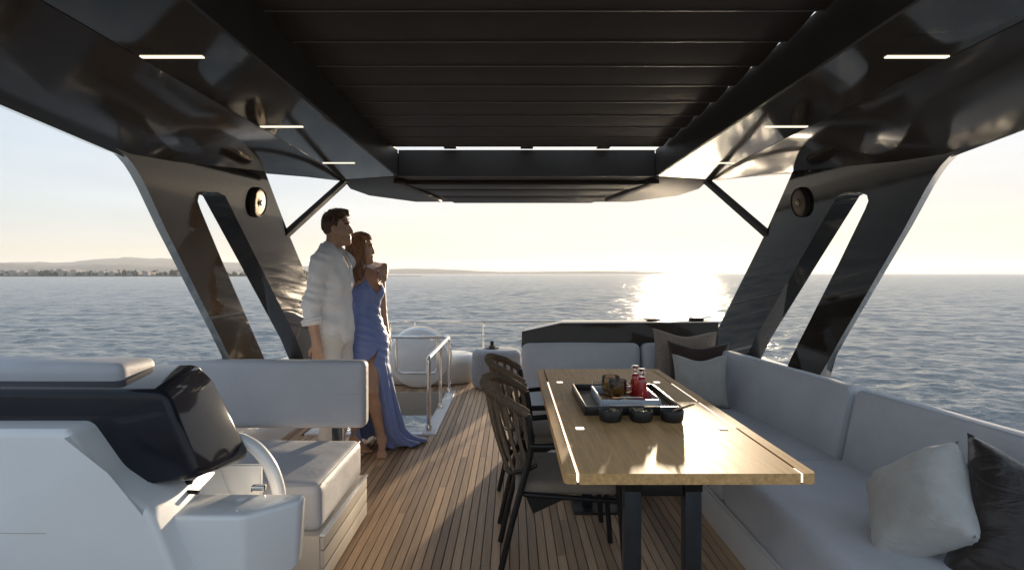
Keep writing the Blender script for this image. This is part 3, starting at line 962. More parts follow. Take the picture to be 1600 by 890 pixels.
# ------------------------------------------------------------------ dining chairs
def make_chair():
    o = empty('dining_chair', (0, 0, 0))
    rim_ctrl = [(-.125, -.240, .785), (-.20, -.238, .832), (-.285, -.185, .868), (-.322, -.09, .886), (-.328, 0, .889), (-.322, .09, .886), (-.285, .185, .868), (-.20, .238, .832), (-.125, .240, .785)]
    rim = smooth_path(rim_ctrl, 6)
    low_ctrl = [(-.085, -.228, .56), (-.13, -.215, .535), (-.19, -.165, .505), (-.222, -.08, .49), (-.226, 0, .488), (-.222, .08, .49), (-.19, .165, .505), (-.13, .215, .535), (-.085, .228, .56)]
    low = smooth_path(low_ctrl, 6)
    tube('back_rim', rim, .0175, M['rope'], o, 10)
    # rope wound round the rim
    bm = bmesh.new()
    n = len(rim)
    for k in range(2, 2 * n - 3):
        t = k / 2
        i = min(int(t), n - 2)
        c = rim[i].lerp(rim[i + 1], t - i)
        d = (rim[i + 1] - rim[i]).normalized()
        u = d.cross(Vector((0, 0, 1))).normalized(); v = d.cross(u)
        ring = [c + (u * math.cos(a) + v * math.sin(a)) * .019 + d * .004 * math.sin(a) for a in [2 * math.pi * q_ / 8 for q_ in range(9)]]
        bm_tube(bm, ring, .0036, 4, False)
    wr = from_bm('rim_winding', bm, M['rope'], o, 60); wr['kind'] = 'stuff'
    tube('lower_ring', low, .011, M['black'], o, 8)
    # vertical rope straps
    for k in range(15):
        t = (k + .5) / 15 * (n - 1)
        i = int(t)
        a = rim[i].lerp(rim[i + 1], t - i); b = low[i].lerp(low[i + 1], t - i)
        mid = a.lerp(b, .5) + Vector((-.012, 0, 0))
        path = smooth_path([a, mid, b], 4)
        tang = (rim[i + 1] - rim[i]).normalized()
        bm = bmesh.new()
        for off in (-.0056, .0056):
            bm_tube(bm, [p + tang * off for p in path], .0052, 6)
        from_bm('back_strap', bm, M['rope'], o, 60)
    for s in (-1, 1):
        tube('rear_leg', smooth_path([(-.262, s * .235, .004), (-.195, s * .235, .30), (-.115, s * .232, .60), (-.112, s * .240, .70), (-.125, s * .240, .785)], 5), .0145, M['black'], o, 10)
        tube('front_leg', smooth_path([(.31, s * .235, .004), (.285, s * .238, .33), (.262, s * .245, .62)], 5), .014, M['black'], o, 10)
        tube('armrest', fillet([(-.113, s * .238, .645), (.0, s * .255, .650), (.262, s * .268, .668), (.264, s * .250, .61)], .05), .0145, M['black'], o, 10)
        tube('side_rail', [(-.14, s * .226, .43), (.275, s * .232, .405)], .012, M['black'], o, 8)
        prism('seat_bracket', [(-.135, s * .215, .425), (.06, s * .215, .420), (-.10, s * .215, .345)], [(-.135, s * .225, .425), (.06, s * .225, .420), (-.10, s * .225, .345)], M['black'], o)
    tube('cross_rail', [(.275, -.232, .405), (.275, .232, .405)], .012, M['black'], o, 8)
    tube('cross_rail', [(-.135, -.226, .43), (-.135, .226, .43)], .012, M['black'], o, 8)
    soft_box('seat_pad', (.055, 0, .452), (.235, .222, .030), .028, M['seatpad'], o, n=10, puff=(0, 0, .006), wob=.003)
    return o


def copy_tree(o, parent=None):
    c = o.copy(); COL.objects.link(c)
    if parent is not None: c.parent = parent
    for ch in list(o.children): copy_tree(ch, c)
    return c


chair = make_chair()
chair2 = copy_tree(chair)
chair.location = (.197, 2.70, 0); chair.rotation_euler = (0, 0, R(-1))
chair2.location = (.185, 3.40, 0); chair2.rotation_euler = (0, 0, R(2))
tag(chair, 'rope-backed black framed chair at the table, nearer one with its legs in view', 'chair', 'rope-backed chairs along the table')
tag(chair2, 'rope-backed black framed chair at the table, farther one beside the grey pouf', 'chair', 'rope-backed chairs along the table')

# ------------------------------------------------------------------ pouf and lounge by the stern
pf = empty('pouf', (-.19, 6.93, 0)); tag(pf, 'round grey woven pouf on the deck with a small lantern on top', 'pouf')
vs, fs = [], []
def pouf_shape(hx, h, r, n=48):
    prof = [(0, .004)] + [(hx - r + r * math.sin(a), r - r * math.cos(a) + .004) for a in np.linspace(0, math.pi / 2, 6)] + \
           [(hx + .012, h * .5)] + [(hx - r * 1.1 + r * 1.1 * math.cos(a), h - r * 1.1 + r * 1.1 * math.sin(a)) for a in np.linspace(0, math.pi / 2, 7)] + [(hx * .5, h + .008), (0, h + .010)]
    return prof
lathe('pouf_cover', pouf_shape(.30, .475, .07), M['pouf'], pf, 48, smooth=180)
pz = lathe('piping', [(.298, .0), (.304, .004), (.298, .008)], M['pouf'], pf, 48, (0, 0, .40))
ln = empty('lantern', (-.245, 6.90, .487)); tag(ln, 'small dark table lantern on a round base on the pouf', 'lantern')
lathe('lantern_base', [(0, 0), (.085, 0), (.088, .004), (.088, .009), (0, .011)], M['black'], ln, 32)
lathe('lantern_body', [(0, .011), (.038, .011), (.040, .02), (.040, .030), (0, .032)], M['bronze'], ln, 24)
lathe('lantern_cap', [(0, .032), (.022, .032), (.022, .085), (.018, .088), (0, .088)], M['black'], ln, 24)
lo = empty('lounge_sofa', (-1.2, 7.3, 0)); lo.location = (0, 0, 0)
tag(lo, 'low white rounded lounge seat near the stern rail', 'lounge seat')
vs, fs = [], []
# bean-shaped soft body
def bean(name, pts, z0, z1, r, mtl, parent):
    prof = [(0, 0)] + []
    n = len(pts)
    cx = sum(p[0] for p in pts) / n; cy = sum(p[1] for p in pts) / n
    levels = [(1 - .12, z0), (.97, z0 + .03), (1.0, z0 + .09), (1.0, z1 - r)] + [(1 - .30 * (1 - math.cos(a)) * r / .1 * .5, z1 - r + r * math.sin(a)) for a in np.linspace(.2, math.pi / 2, 6)] + [(.4, z1 + .01)]
    vs, fs = [], []
    for s, z in levels:
        for x, y in pts:
            vs.append((cx + (x - cx) * s, cy + (y - cy) * s, z))
    for l in range(len(levels) - 1):
        for i in range(n):
            j = (i + 1) % n
            fs.append((l * n + i, l * n + j, (l + 1) * n + j, (l + 1) * n + i))
    vs.append((cx, cy, z1 + .012)); c = len(vs) - 1
    for i in range(n): fs.append(((len(levels) - 1) * n + i, (len(levels) - 1) * n + (i + 1) % n, c))
    return from_data(name, vs, fs, mtl, parent, 180)
ctrl = [(-1.75, 7.05), (-1.2, 6.98), (-.70, 7.03), (-.46, 7.22), (-.50, 7.55), (-.80, 7.72), (-1.3, 7.78), (-1.78, 7.70), (-1.95, 7.40), (-1.75, 7.05)]
pts = [(p.x, p.y) for p in smooth_path([(x, y, 0) for x, y in ctrl], 8)[:-1]]
bean('lounge_body', pts, .004, .36, .11, M['offwhite'], lo)
ch = empty('lounge_chair', (-1.155, 6.9, 0)); ch.location = (0, 0, 0)
tag(ch, 'round white disc-shaped back of a lounge chair behind the steel gate frame', 'chair back')
dk = lathe('disc_back', [(0, .0), (.335, .0), (.362, .010), (.372, .03), (.366, .055), (.34, .075), (0, .085)], M['white'], ch, 64, smooth=60)
dk.data.transform(Matrix.Translation((-1.142, 6.90, .374)) @ Matrix.Rotation(R(94), 4, 'X'))
rm = lathe('disc_rim', [(.366, .064), (.382, .064), (.388, .075), (.382, .086), (.366, .086)], M['offwhite'], ch, 64)
rm.data.transform(Matrix.Translation((-1.125, 7.02, .384)) @ Matrix.Rotation(R(94), 4, 'X'))

# ------------------------------------------------------------------ bench on the left
bn = empty('bench_seat', (0, 0, 0))
tag(bn, 'grey bench seat with long backrest on a pale grooved base, left of the deck', 'bench')
box('base', -2.0, -.855, 2.50, 3.26, .002, .235, M['panel'], bn, .006)
for z0, z1 in ((.012, .082), (.089, .162), (.169, .225)):
    box('side_panel', -.8565, -.838, 2.51, 3.255, z0, z1, M['panel'], bn, .003)
box('base_rim', -.8575, -.832, 2.505, 3.262, .228, .240, M['white'], bn, .004)
soft_box('seat_cushion', (-1.435, 2.88, .343), (.575, .355, .108), .040, M['fabric2'], bn, n=20, puff=(0, 0, .012), wob=.003, seed=11)
tube('seat_piping', fillet([(-1.98, 2.537, .439), (-.872, 2.537, .439), (-.872, 3.222, .439)], .04), .0045, M['fabric2'], bn, 6)
soft_box('backrest', (-1.44, 3.33, .692), (.585, .055, .196), .035, M['fabric2'], bn, n=16, puff=(0, .014, .004), wob=.003, seed=12)
tube('backrest_seam', [(-2.0, 3.272, .70), (-.90, 3.272, .70)], .0022, M['fabric2'], bn, 6)
for x in (-1.03, -1.7):
    box('backrest_post', x - .03, x + .03, 3.31, 3.35, .2, .51, M['steel_post'], bn, .004)

# ------------------------------------------------------------------ foreground seat back on a white console
S = 1.2
cs = empty('helm_seat', (0, 0, 0))
tag(cs, 'white moulded seat unit with navy glossy back shell, left foreground', 'seat unit')
def Q(px, py, d): return P(px, py, d * S)
# white body: stepped moulding
def loft_prism(name, front, backs, mtl, bevel=.012, seg=3):
    return prism(name, front, backs, mtl, cs, bevel, seg)
fr = [Q(-330, 672, 1.5), Q(106, 672, 1.5), Q(160, 748, 1.5), Q(240, 792, 1.52), Q(330, 1010, 1.52), Q(330, 1500, 1.5), Q(-330, 1500, 1.5)]
fr = [Vector((p.x, 1.80, max(p.z, .002))) for p in fr]
bk = [Vector((p.x + (.0 if i in (0, 5, 6) else -.04), 2.30, p.z)) for i, p in enumerate(fr)]
loft_prism('white_body', fr, bk, M['white'], .025, 4)
# arm box
z_t = .582
bx = [Vector((-1.235, 1.90, z_t)), Vector((-.905, 1.90, z_t)), Vector((-.765, 2.03, z_t)), Vector((-.765, 2.10, z_t)), Vector((-1.235, 2.10, z_t))]
bb = [Vector((-1.235, 1.90, .22)), Vector((-.905, 1.90, .22)), Vector((-.775, 2.03, .345)), Vector((-.775, 2.10, .345)), Vector((-1.235, 2.10, .22))]
bm = bmesh.new(); bm_prism(bm, bx, bb)
bmesh.ops.bevel(bm, geom=list(bm.edges), offset=.016, segments=4, profile=.5, affect='EDGES')
from_bm('arm_box', bm, M['white'], cs, 30)
bm = bmesh.new()
bm_prism(bm, [(-1.235, 1.905, .3), (-.905, 1.905, .3), (-.79, 2.035, .36), (-.79, 2.095, .36), (-1.235, 2.095, .3)], [(-1.235, 1.96, .002), (-1.06, 1.96, .002), (-1.0, 2.04, .002), (-1.0, 2.09, .002), (-1.235, 2.09, .002)])
bmesh.ops.bevel(bm, geom=list(bm.edges), offset=.012, segments=3, affect='EDGES')
from_bm('arm_base', bm, M['white'], cs, 30)
box('inner_wall', -1.75, -1.03, 2.305, 2.33, .25, .615, M['white'], cs, .006)
# navy shell
f0 = [Q(-330, 606, 1.6), Q(248, 610, 1.6), Q(262, 618, 1.6), Q(308, 742, 1.6), Q(292, 752, 1.6), Q(180, 762, 1.6), Q(-330, 762, 1.6)]
b0 = [Q(-330, 569, 1.87), Q(310, 567, 1.87), Q(336, 592, 1.87), Q(393, 706, 1.87), Q(380, 722, 1.87), Q(250, 735, 1.87), Q(-330, 735, 1.87)]
f0 = [Vector((p.x, 1.92, p.z)) for p in f0]; b0 = [Vector((p.x, 2.244, p.z)) for p in b0]
loft_prism('back_shell', f0, b0, M['navy'], .026, 5)
soft_box('head_cushion', (-1.90, 2.12, .993), (.50, .105, .078), .03, M['fabric2'], cs, n=16, puff=(0, .006, .012), wob=.004, seed=13)
# white hoop beside the shell
hoop = smooth_path([(-1.11, 2.262, .735), (-1.075, 2.262, .727), (-1.022, 2.262, .694), (-.971, 2.262, .627), (-.942, 2.262, .55), (-.935, 2.262, .50)], 6)
bm = bmesh.new(); bm_tube(bm, hoop, [.029] * len(hoop), 14, True, .9)
from_bm('arm_hoop', bm, M['white'], cs, 60)
box('panel_seam', -2.0, -1.49, 1.7985, 1.803, .570, .5725, M['panel'], cs)
box('hinge_block', -1.262, -1.205, 1.93, 1.99, .575, .655, M['cream'], cs, .006)
tube('lock_handle', [(-1.215, 2.03, .615), (-1.13, 2.03, .612)], .008, M['black'], cs, 8)
tube('lock_handle', [(-1.215, 2.05, .64), (-1.165, 2.05, .64)], .008, M['black'], cs, 8)
box('small_bracket', -.975, -.925, 2.10, 2.125, .585, .607, M['chrome'], cs, .003)
for x, y in ((-1.19, 1.935), (-.95, 1.945), (-1.05, 2.07), (-.82, 2.06)):
    lathe('screw', [(0, .003), (.003, .0025), (.004, 0)], M['chrome'], cs, 8, (x, y, z_t))

# ------------------------------------------------------------------ people: smooth-blended bodies meshed with surface nets
class Field:
    def __init__(self, lo, hi, h):
        self.lo = np.array(lo, float); self.h = h
        self.n = np.ceil((np.array(hi) - self.lo) / h).astype(int) + 1
        self.F = np.full(self.n, 1.0, np.float32)

    def block(self, lo, hi):
        a = np.clip(np.floor((np.array(lo) - self.lo) / self.h).astype(int), 0, self.n)
        b = np.clip(np.ceil((np.array(hi) - self.lo) / self.h).astype(int) + 1, 0, self.n)
        sl = tuple(slice(i, j) for i, j in zip(a, b))
        g = np.meshgrid(*[self.lo[k] + self.h * np.arange(a[k], b[k]) for k in range(3)], indexing='ij')
        return sl, np.stack(g, -1).astype(np.float32)

    def _smin(self, sl, d, k):
        a = self.F[sl]
        if k <= 0:
            self.F[sl] = np.minimum(a, d)
        else:
            hh = np.clip(k - np.abs(a - d), 0, None) / k
            self.F[sl] = np.minimum(a, d) - hh * hh * k * 0.25

    def cone(self, a, b, ra, rb, k=.02, sub=False):
        a, b = np.array(a, float), np.array(b, float)
        m = max(ra, rb) + k + 3 * self.h
        sl, p = self.block(np.minimum(a, b) - m, np.maximum(a, b) + m)
        if p.size == 0: return
        ab = b - a
        t = np.clip(((p - a) @ ab) / max(ab @ ab, 1e-9), 0, 1)
        d = np.linalg.norm(p - (a + t[..., None] * ab), axis=-1) - (ra + (rb - ra) * t)
        if sub: self.F[sl] = -self.__smin2(-self.F[sl], d, k)
        else: self._smin(sl, d, k)

    @staticmethod
    def __smin2(a, d, k):
        hh = np.clip(k - np.abs(a - d), 0, None) / max(k, 1e-6)
        return np.minimum(a, d) - hh * hh * k * 0.25

    def ell(self, c, r, Rm=None, k=.02, sub=False):
        c, r = np.array(c, float), np.array(r, float)
        m = r.max() + k + 3 * self.h
        sl, p = self.block(c - m, c + m)
        if p.size == 0: return
        q = p - c
        if Rm is not None: q = q @ Rm          # columns of Rm are the ellipsoid's axes
        k0 = np.linalg.norm(q / r, axis=-1)
        k1 = np.linalg.norm(q / (r * r), axis=-1)
        d = k0 * (k0 - 1) / np.maximum(k1, 1e-6)
        d = np.where(k0 < 1e-4, -r.min(), d)
        if sub: self.F[sl] = -self.__smin2(-self.F[sl], d, k)
        else: self._smin(sl, d, k)

    def pts(self):
        g = np.meshgrid(*[self.lo[k] + self.h * np.arange(self.n[k]) for k in range(3)], indexing='ij')
        return np.stack(g, -1)

    def mesh(self):
        F = self.F
        ins = F < 0
        nx, ny, nz = [q - 1 for q in F.shape]
        cs = {}
        acc = np.zeros((nx, ny, nz), np.int8)
        for i in (0, 1):
            for j in (0, 1):
                for k in (0, 1):
                    acc += ins[i:i + nx, j:j + ny, k:k + nz]
        act = (acc > 0) & (acc < 8)
        idx = np.full((nx, ny, nz), -1, np.int64)
        cells = np.argwhere(act)
        idx[act] = np.arange(len(cells))
        pos = np.zeros((len(cells), 3)); cnt = np.zeros(len(cells))
        corner = [(i, j, k) for i in (0, 1) for j in (0, 1) for k in (0, 1)]
        val = {c: F[cells[:, 0] + c[0], cells[:, 1] + c[1], cells[:, 2] + c[2]].astype(float) for c in corner}
        for c in corner:
            for ax in range(3):
                if c[ax] == 0:
                    d = list(c); d[ax] = 1; d = tuple(d)
                    f0, f1 = val[c], val[d]
                    m = (f0 < 0) != (f1 < 0)
                    t = f0[m] / (f0[m] - f1[m])
                    q = np.tile(np.array(c, float), (m.sum(), 1)); q[:, ax] += t
                    pos[m] += q; cnt[m] += 1
        V = self.lo + self.h * (cells + pos / cnt[:, None])
        faces = []
        for ax in range(3):
            b, c = (ax + 1) % 3, (ax + 2) % 3
            s0 = [slice(None)] * 3; s1 = [slice(None)] * 3
            s0[ax] = slice(0, -1); s1[ax] = slice(1, None)
            ch = ins[tuple(s0)] != ins[tuple(s1)]
            e = np.argwhere(ch)
            ok = (e[:, b] > 0) & (e[:, c] > 0) & (e[:, b] < F.shape[b] - 1) & (e[:, c] < F.shape[c] - 1)
            e = e[ok]
            flip = ins[tuple(s0)][e[:, 0], e[:, 1], e[:, 2]]

            def cell(db, dc):
                q = e.copy(); q[:, b] += db; q[:, c] += dc
                return idx[q[:, 0], q[:, 1], q[:, 2]]
            quad = np.stack([cell(-1, -1), cell(0, -1), cell(0, 0), cell(-1, 0)], -1)
            quad[~flip] = quad[~flip][:, ::-1]
            faces.append(quad)
        return V, np.vstack(faces)


def np_mesh(name, V, Fq, mats, parent, mat_idx=None, smooth_iter=2):
    if smooth_iter:
        a = np.concatenate([Fq[:, 0], Fq[:, 1], Fq[:, 2], Fq[:, 3]]); b = np.concatenate([Fq[:, 1], Fq[:, 2], Fq[:, 3], Fq[:, 0]])
        n = len(V)
        deg = np.bincount(a, minlength=n) + np.bincount(b, minlength=n)
        for it in range(smooth_iter):
            S = np.stack([np.bincount(a, V[b, k], n) + np.bincount(b, V[a, k], n) for k in range(3)], -1)
            V = V + 0.5 * (S / np.maximum(deg, 1)[:, None] - V)
    me = bpy.data.meshes.new(name)
    me.vertices.add(len(V)); me.vertices.foreach_set('co', V.astype(np.float32).ravel())
    me.loops.add(Fq.size); me.loops.foreach_set('vertex_index', Fq.astype(np.int32).ravel())
    me.polygons.add(len(Fq)); me.polygons.foreach_set('loop_start', (np.arange(len(Fq)) * 4).astype(np.int32))
    me.update(calc_edges=True); me.validate()
    o = link_mesh(name, me, mats, parent, 180)
    if mat_idx is not None:
        cen = V[Fq].mean(1)
        me.polygons.foreach_set('material_index', mat_idx(cen).astype(np.int32))
    return o


def skin_mat(name, col):
    m = mat(name, col, 0.48, var=0.10, vscale=14, bump=0.05, bscale=160)
    b = m.node_tree.nodes['Principled BSDF']
    b.inputs['Subsurface Weight'].default_value = 0.08
    b.inputs['Subsurface Radius'].default_value = (0.02, 0.008, 0.004)
    return m


M['skin_m'] = skin_mat('skin_tan', (0.52, 0.32, 0.22))
M['skin_w'] = skin_mat('skin_warm', (0.54, 0.32, 0.215))
M['beard'] = mat('short_beard', (0.44, 0.265, 0.18), 0.7, var=0.4, vscale=200)
M['lips'] = mat('lips', (0.36, 0.13, 0.10), 0.4, var=0.05)
M['hair_m'] = mat('short_brown_hair', (0.11, 0.064, 0.036), 0.45, var=0.45, vscale=60, grain=(1, 1, .25), bump=0.8, bscale=160, bstretch=(1, 1, .2))
M['hair_w'] = mat('long_brown_hair', (0.26, 0.135, 0.070), 0.40, var=0.5, vscale=50, grain=(1.6, 1.6, .18), bump=0.9, bscale=130, bstretch=(1, 1, .12))
M['eye'] = mat('eye_white', (0.7, 0.68, 0.64), 0.15)
M['linen'] = mat('white_linen', (0.90, 0.89, 0.90), 0.85, sheen=0.2, var=0.05, vscale=12, bump=0.3, bscale=300)
M['trouser'] = mat('off_white_cotton', (0.80, 0.77, 0.72), 0.85, var=0.06, vscale=10, bump=0.3, bscale=250)
M['dress'] = mat('blue_satin', (0.20, 0.27, 0.56), 0.34, sheen=0.5, spec=0.5, var=0.06, vscale=6)
M['button'] = mat('shell_button', (0.75, 0.72, 0.68), 0.3)


class Frame:
    """local body frame: f forward, l to the left, u up"""
    def __init__(self, base, ang):
        self.b = np.array(base, float)
        a = R(ang)
        self.f = np.array([math.cos(a), math.sin(a), 0]); self.l = np.array([-math.sin(a), math.cos(a), 0]); self.u = np.array([0, 0, 1.0])
        self.R = np.stack([self.f, self.l, self.u], -1)

    def __call__(self, f, l, u):
        return self.b + self.f * f + self.l * l + self.u * u

    def loc(self, V):
        return (V - self.b) @ self.R


def head(B, H, s, male):
    """skull centre at frame H, scale s"""
    e = lambda c, r, k=.02, sub=False: B.ell(H(*[q * s for q in c]), [q * s for q in r], H.R, k * s, sub)
    c = lambda a, b, ra, rb, k=.02: B.cone(H(*[q * s for q in a]), H(*[q * s for q in b]), ra * s, rb * s, k * s)
    e((-.012, 0, .022), (.098, .077, .102))
    e((.036, 0, -.045), (.056, .060, .080), .03)
    jw = .046 if male else .041
    c((.0, .030, -.075), (.068, .010, -.108), jw * .85, .022, .03)
    c((.0, -.030, -.075), (.068, -.010, -.108), jw * .85, .022, .03)
    e((.076, 0, -.108), (.020, .022, .018), .02)                      # chin
    c((.082, -.034, .022), (.082, .034, .022), .013, .013, .02)       # brow
    e((.096, .033, -.006), (.016, .020, .013), None or .012, True)    # eye sockets
    e((.096, -.033, -.006), (.016, .020, .013), .012, True)
    c((.088, 0, .008), ((.108 if male else .103), 0, -.036), .0085, (.0115 if male else .0095), .012)           # nose
    e((.098, .011, -.040), (.010, .008, .008), .008); e((.098, -.011, -.040), (.010, .008, .008), .008)
    e((.090, 0, -.066), (.012, .024, .0065), .006)                    # lips
    e((.087, 0, -.079), (.012, .021, .0075), .006)
    for q in (-1, 1):
        e((.074, q * .032, -.008), (.014, .014, .012), .004)          # eyeballs under lids
        e((-.006, q * .078, -.022), (.024, .009, .033), .008)         # ears
        e((-.010, q * .087, -.020), (.012, .006, .018), .006, True)
        e((.050, q * .050, -.040), (.026, .016, .024), .03)           # cheek bones


def hand(B, w, d, nrm, s, curl, side=1, k=.008):
    """wrist w, direction d, palm normal nrm (towards the palm)"""
    w, d, nrm = [np.array(q, float) for q in (w, d, nrm)]
    d /= np.linalg.norm(d); nrm -= d * (nrm @ d); nrm /= np.linalg.norm(nrm)
    a = np.cross(d, nrm) * side                                        # towards the thumb
    Rm = np.stack([d, a, nrm], -1)
    B.ell(w + d * .045 * s, (.052 * s, .041 * s, .016 * s), Rm, k * 2)
    B.cone(w - d * .03 * s, w + d * .03 * s, .026 * s, .028 * s, .02)
    for i, (off, ln) in enumerate(((.030, .074), (.010, .082), (-.011, .077), (-.031, .060))):
        p = w + d * (.083 - .006 * abs(i - 1)) * s + a * off * s
        ang = curl * (0.8 + .12 * i)
        q = d + a * (off * 2.2)
        for seg, (fr, rad) in enumerate(((.46, .0090), (.30, .0082), (.24, .0072))):
            dirv = q * math.cos(ang * (seg + .35)) + nrm * math.sin(ang * (seg + .35))
            p2 = p + dirv / np.linalg.norm(dirv) * ln * fr * s
            B.cone(p, p2, rad * s, rad * .92 * s, k * .5)
            p = p2
    p = w + d * .022 * s + a * .030 * s
    t1 = d * .62 + a * .72 + nrm * .35; t1 /= np.linalg.norm(t1)
    t2 = d * .90 + a * .30 + nrm * .40; t2 /= np.linalg.norm(t2)
    B.cone(p, p + t1 * .042 * s, .013 * s, .0105 * s, k)
    B.cone(p + t1 * .042 * s, p + t1 * .042 * s + t2 * .033 * s, .0105 * s, .0082 * s, k * .6)


def foot(B, ankle, d, s):
    ankle, d = np.array(ankle, float), np.array(d, float); d /= np.linalg.norm(d)
    a = np.array([-d[1], d[0], 0])
    z = np.array([0, 0, 1.0])
    heel = ankle - d * .035 * s; heel[2] = .034
    ball = ankle + d * .135 * s; ball[2] = .024
    B.cone(ankle, heel, .034 * s, .033 * s, .03)
    B.cone(ankle + z * .0, ball, .036 * s, .022 * s, .03)
    B.cone(heel, ball, .030 * s, .024 * s, .02)
    B.cone(ball - a * .022 * s, ball + a * .022 * s, .022 * s, .021 * s, .02)
    for i, (o, ln, r) in enumerate(((.032, .052, .0125), (.014, .052, .0095), (-.002, .047, .009), (-.017, .041, .0085), (-.030, .032, .008))):
        p = ball + a * o * s + d * .012 * s; p[2] = .016
        q = p + d * ln * s * .8; q[2] = .0115
        B.cone(p, q, r * s, r * .92 * s, .008)


# ---------------- the man
man = empty('person', (-1.32, 4.20, 0))
tag(man, 'standing man in white linen shirt and pale trousers with arm round the woman', 'person', 'couple standing by the stair opening')
Mx0 = np.array([-1.325, 4.20, 0])
FB = Frame(Mx0, -8)
HM = Frame(FB(.025, 0, 1.742), 4)
OFFM = Vector((-1.32, 4.20, 0))
LSH, LEL, LWR = FB(-.015, .178, 1.485), np.array([-1.10, 4.745, 1.425]), np.array([-1.030, 4.54, 1.440])
RSH, REL, RWR = FB(-.028, -.178, 1.475), FB(-.062, -.225, 1.165), FB(-.015, -.245, .90)


def trunk(B, fr, add, male, k=.05):
    if male:
        B.ell(fr(.012, 0, 1.36), (.106 + add, .152 + add, .20 + add), fr.R, k)
        B.ell(fr(.010, 0, 1.15), (.098 + add, .138 + add, .20 + add), fr.R, k)
        B.ell(fr(-.005, 0, .975), (.110 + add, .155 + add, .14 + add), fr.R, k)
        B.cone(fr(-.02, -.13, 1.49), fr(-.02, .13, 1.49), .060 + add, .060 + add, k)
        B.cone(fr(-.025, -.05, 1.545), fr(-.02, -.155, 1.485), .046 + add, .052 + add, k)
        B.cone(fr(-.025, .05, 1.545), fr(-.02, .155, 1.485), .046 + add, .052 + add, k)


B = Field((-1.75, 3.75, -.01), (-.78, 4.95, 1.92), .0062)
trunk(B, FB, 0, True)
B.cone(FB(-.02, 0, 1.50), HM(-.022, 0, -.07), .062, .056, .03)
head(B, HM, 1.0, True)
B.cone(LSH, LEL, .052, .042, .03); B.cone(LEL, LWR, .041, .027, .015)
B.cone(RSH, REL, .052, .043, .03); B.cone(REL, FB(-.050, -.233, 1.07), .043, .041, .02); B.cone(FB(-.050, -.233, 1.07), RWR, .041, .027, .015)
hand(B, RWR, (.06, 0.02, -1), FB.l, 1.03, .30, -1)
hand(B, LWR, (.10, -.80, -.62), (-.45, -.35, -.80), 1.02, .42, -1)
for s_, fx in ((-1, .05), (1, -.05)):
    hip, kn, an = FB(0, s_ * .09, .93), FB(.03, s_ * .10, .50), FB(-.02 + fx * .3, s_ * .10, .085)
    B.cone(hip, kn, .082, .056, .04); B.cone(kn, FB(-.01, s_ * .10, .36), .054, .056, .03); B.cone(FB(-.01, s_ * .10, .36), an, .056, .036, .03)
    foot(B, an, FB.f + FB.l * .08 * s_, 1.08)
V, Fq = B.mesh()


def man_idx(c):
    p = HM.loc(c)
    r = np.zeros(len(c), int)
    bea = (p[:, 2] < -.052) & (p[:, 2] > -.145) & (p[:, 0] > -.012 - .2 * (p[:, 2] + .05)) & (p[:, 0] < .13)
    bea &= ~((np.abs(p[:, 1]) < .020) & (p[:, 2] > -.086) & (p[:, 2] < -.060) & (p[:, 0] > .085))
    bea &= (p[:, 2] < -.060) | (p[:, 0] < .03)
    bea &= np.linalg.norm(p, axis=1) < .19
    r[bea] = 1
    lip = (np.abs(p[:, 1]) < .022) & (p[:, 2] > -.087) & (p[:, 2] < -.061) & (p[:, 0] > .091) & (p[:, 0] < .12)
    r[lip] = 2
    br = (p[:, 2] > .017) & (p[:, 2] < .031) & (np.abs(p[:, 1]) > .014) & (np.abs(p[:, 1]) < .056) & (p[:, 0] > .062)
    r[br] = 3
    return r


body = np_mesh('body', V, Fq, [M['skin_m'], M['beard'], M['lips'], M['hair_m']], man, man_idx, 1)
body.matrix_parent_inverse = man.matrix_basis.inverted()


def fix(o, root):
    o.matrix_parent_inverse = root.matrix_basis.inverted()
    return o


def fold(p, *waves):
    s = 0
    for kx, ky, kz, ph, a in waves:
        s = s + a * np.sin(p[..., 0] * kx + p[..., 1] * ky + p[..., 2] * kz + ph + 1.3 * np.sin(p[..., 2] * 9 + ph) + .8 * np.sin(p[..., 0] * 14 + p[..., 1] * 17 + ph * 2))
    return s


# shirt
B = Field((-1.72, 3.80, .80), (-.92, 4.90, 1.66), .0075)
trunk(B, FB, .014, True)
B.ell(FB(.0, 0, .98), (.134, .175, .16), FB.R, .06)
B.cone(FB(-.02, 0, 1.52), FB(-.02, 0, 1.585), .078, .070, .02)
B.cone(RSH, REL, .060, .062, .05); B.cone(REL, FB(-.046, -.235, 1.045), .066, .062, .03)
B.cone(LSH, LEL, .068, .060, .05); B.cone(LEL, LEL * .45 + LWR * .55, .060, .052, .03)
P3 = B.pts()
loc = FB.loc(P3)
arm = np.clip((-.13 - loc[..., 1]) / .05, 0, 1)
B.F += fold(loc, (10, 6, 26, .5, .0040), (22, -15, 48, 1.7, .0028), (-16, 30, 20, 3.1, .0028), (5, 60, 8, .4, .0022)).astype(np.float32)
B.F += (arm * (.004 * np.sin(loc[..., 2] * 85 + loc[..., 0] * 40 + 2 * np.sin(loc[..., 2] * 20)))).astype(np.float32)
# hem, cuff and neck cuts
hem = .865 + .022 * np.cos(np.arctan2(loc[..., 1], loc[..., 0]) * 2) + .006 * np.sin(loc[..., 0] * 30)
isarm = loc[..., 1] < -.192
B.F = np.maximum(B.F, np.where(isarm, 1.035 + .15 * (loc[..., 0] + .05) - loc[..., 2], hem - loc[..., 2])).astype(np.float32)
B.cone(FB(.045, 0, 1.62), FB(.140, 0, 1.375), .050, .012, .006, True)
B.ell(FB(-.012, 0, 1.60), (.060, .056, .085), FB.R, .006, True)
V, Fq = B.mesh()
shirt = fix(np_mesh('shirt', V, Fq, [M['linen']], man, None, 1), man)
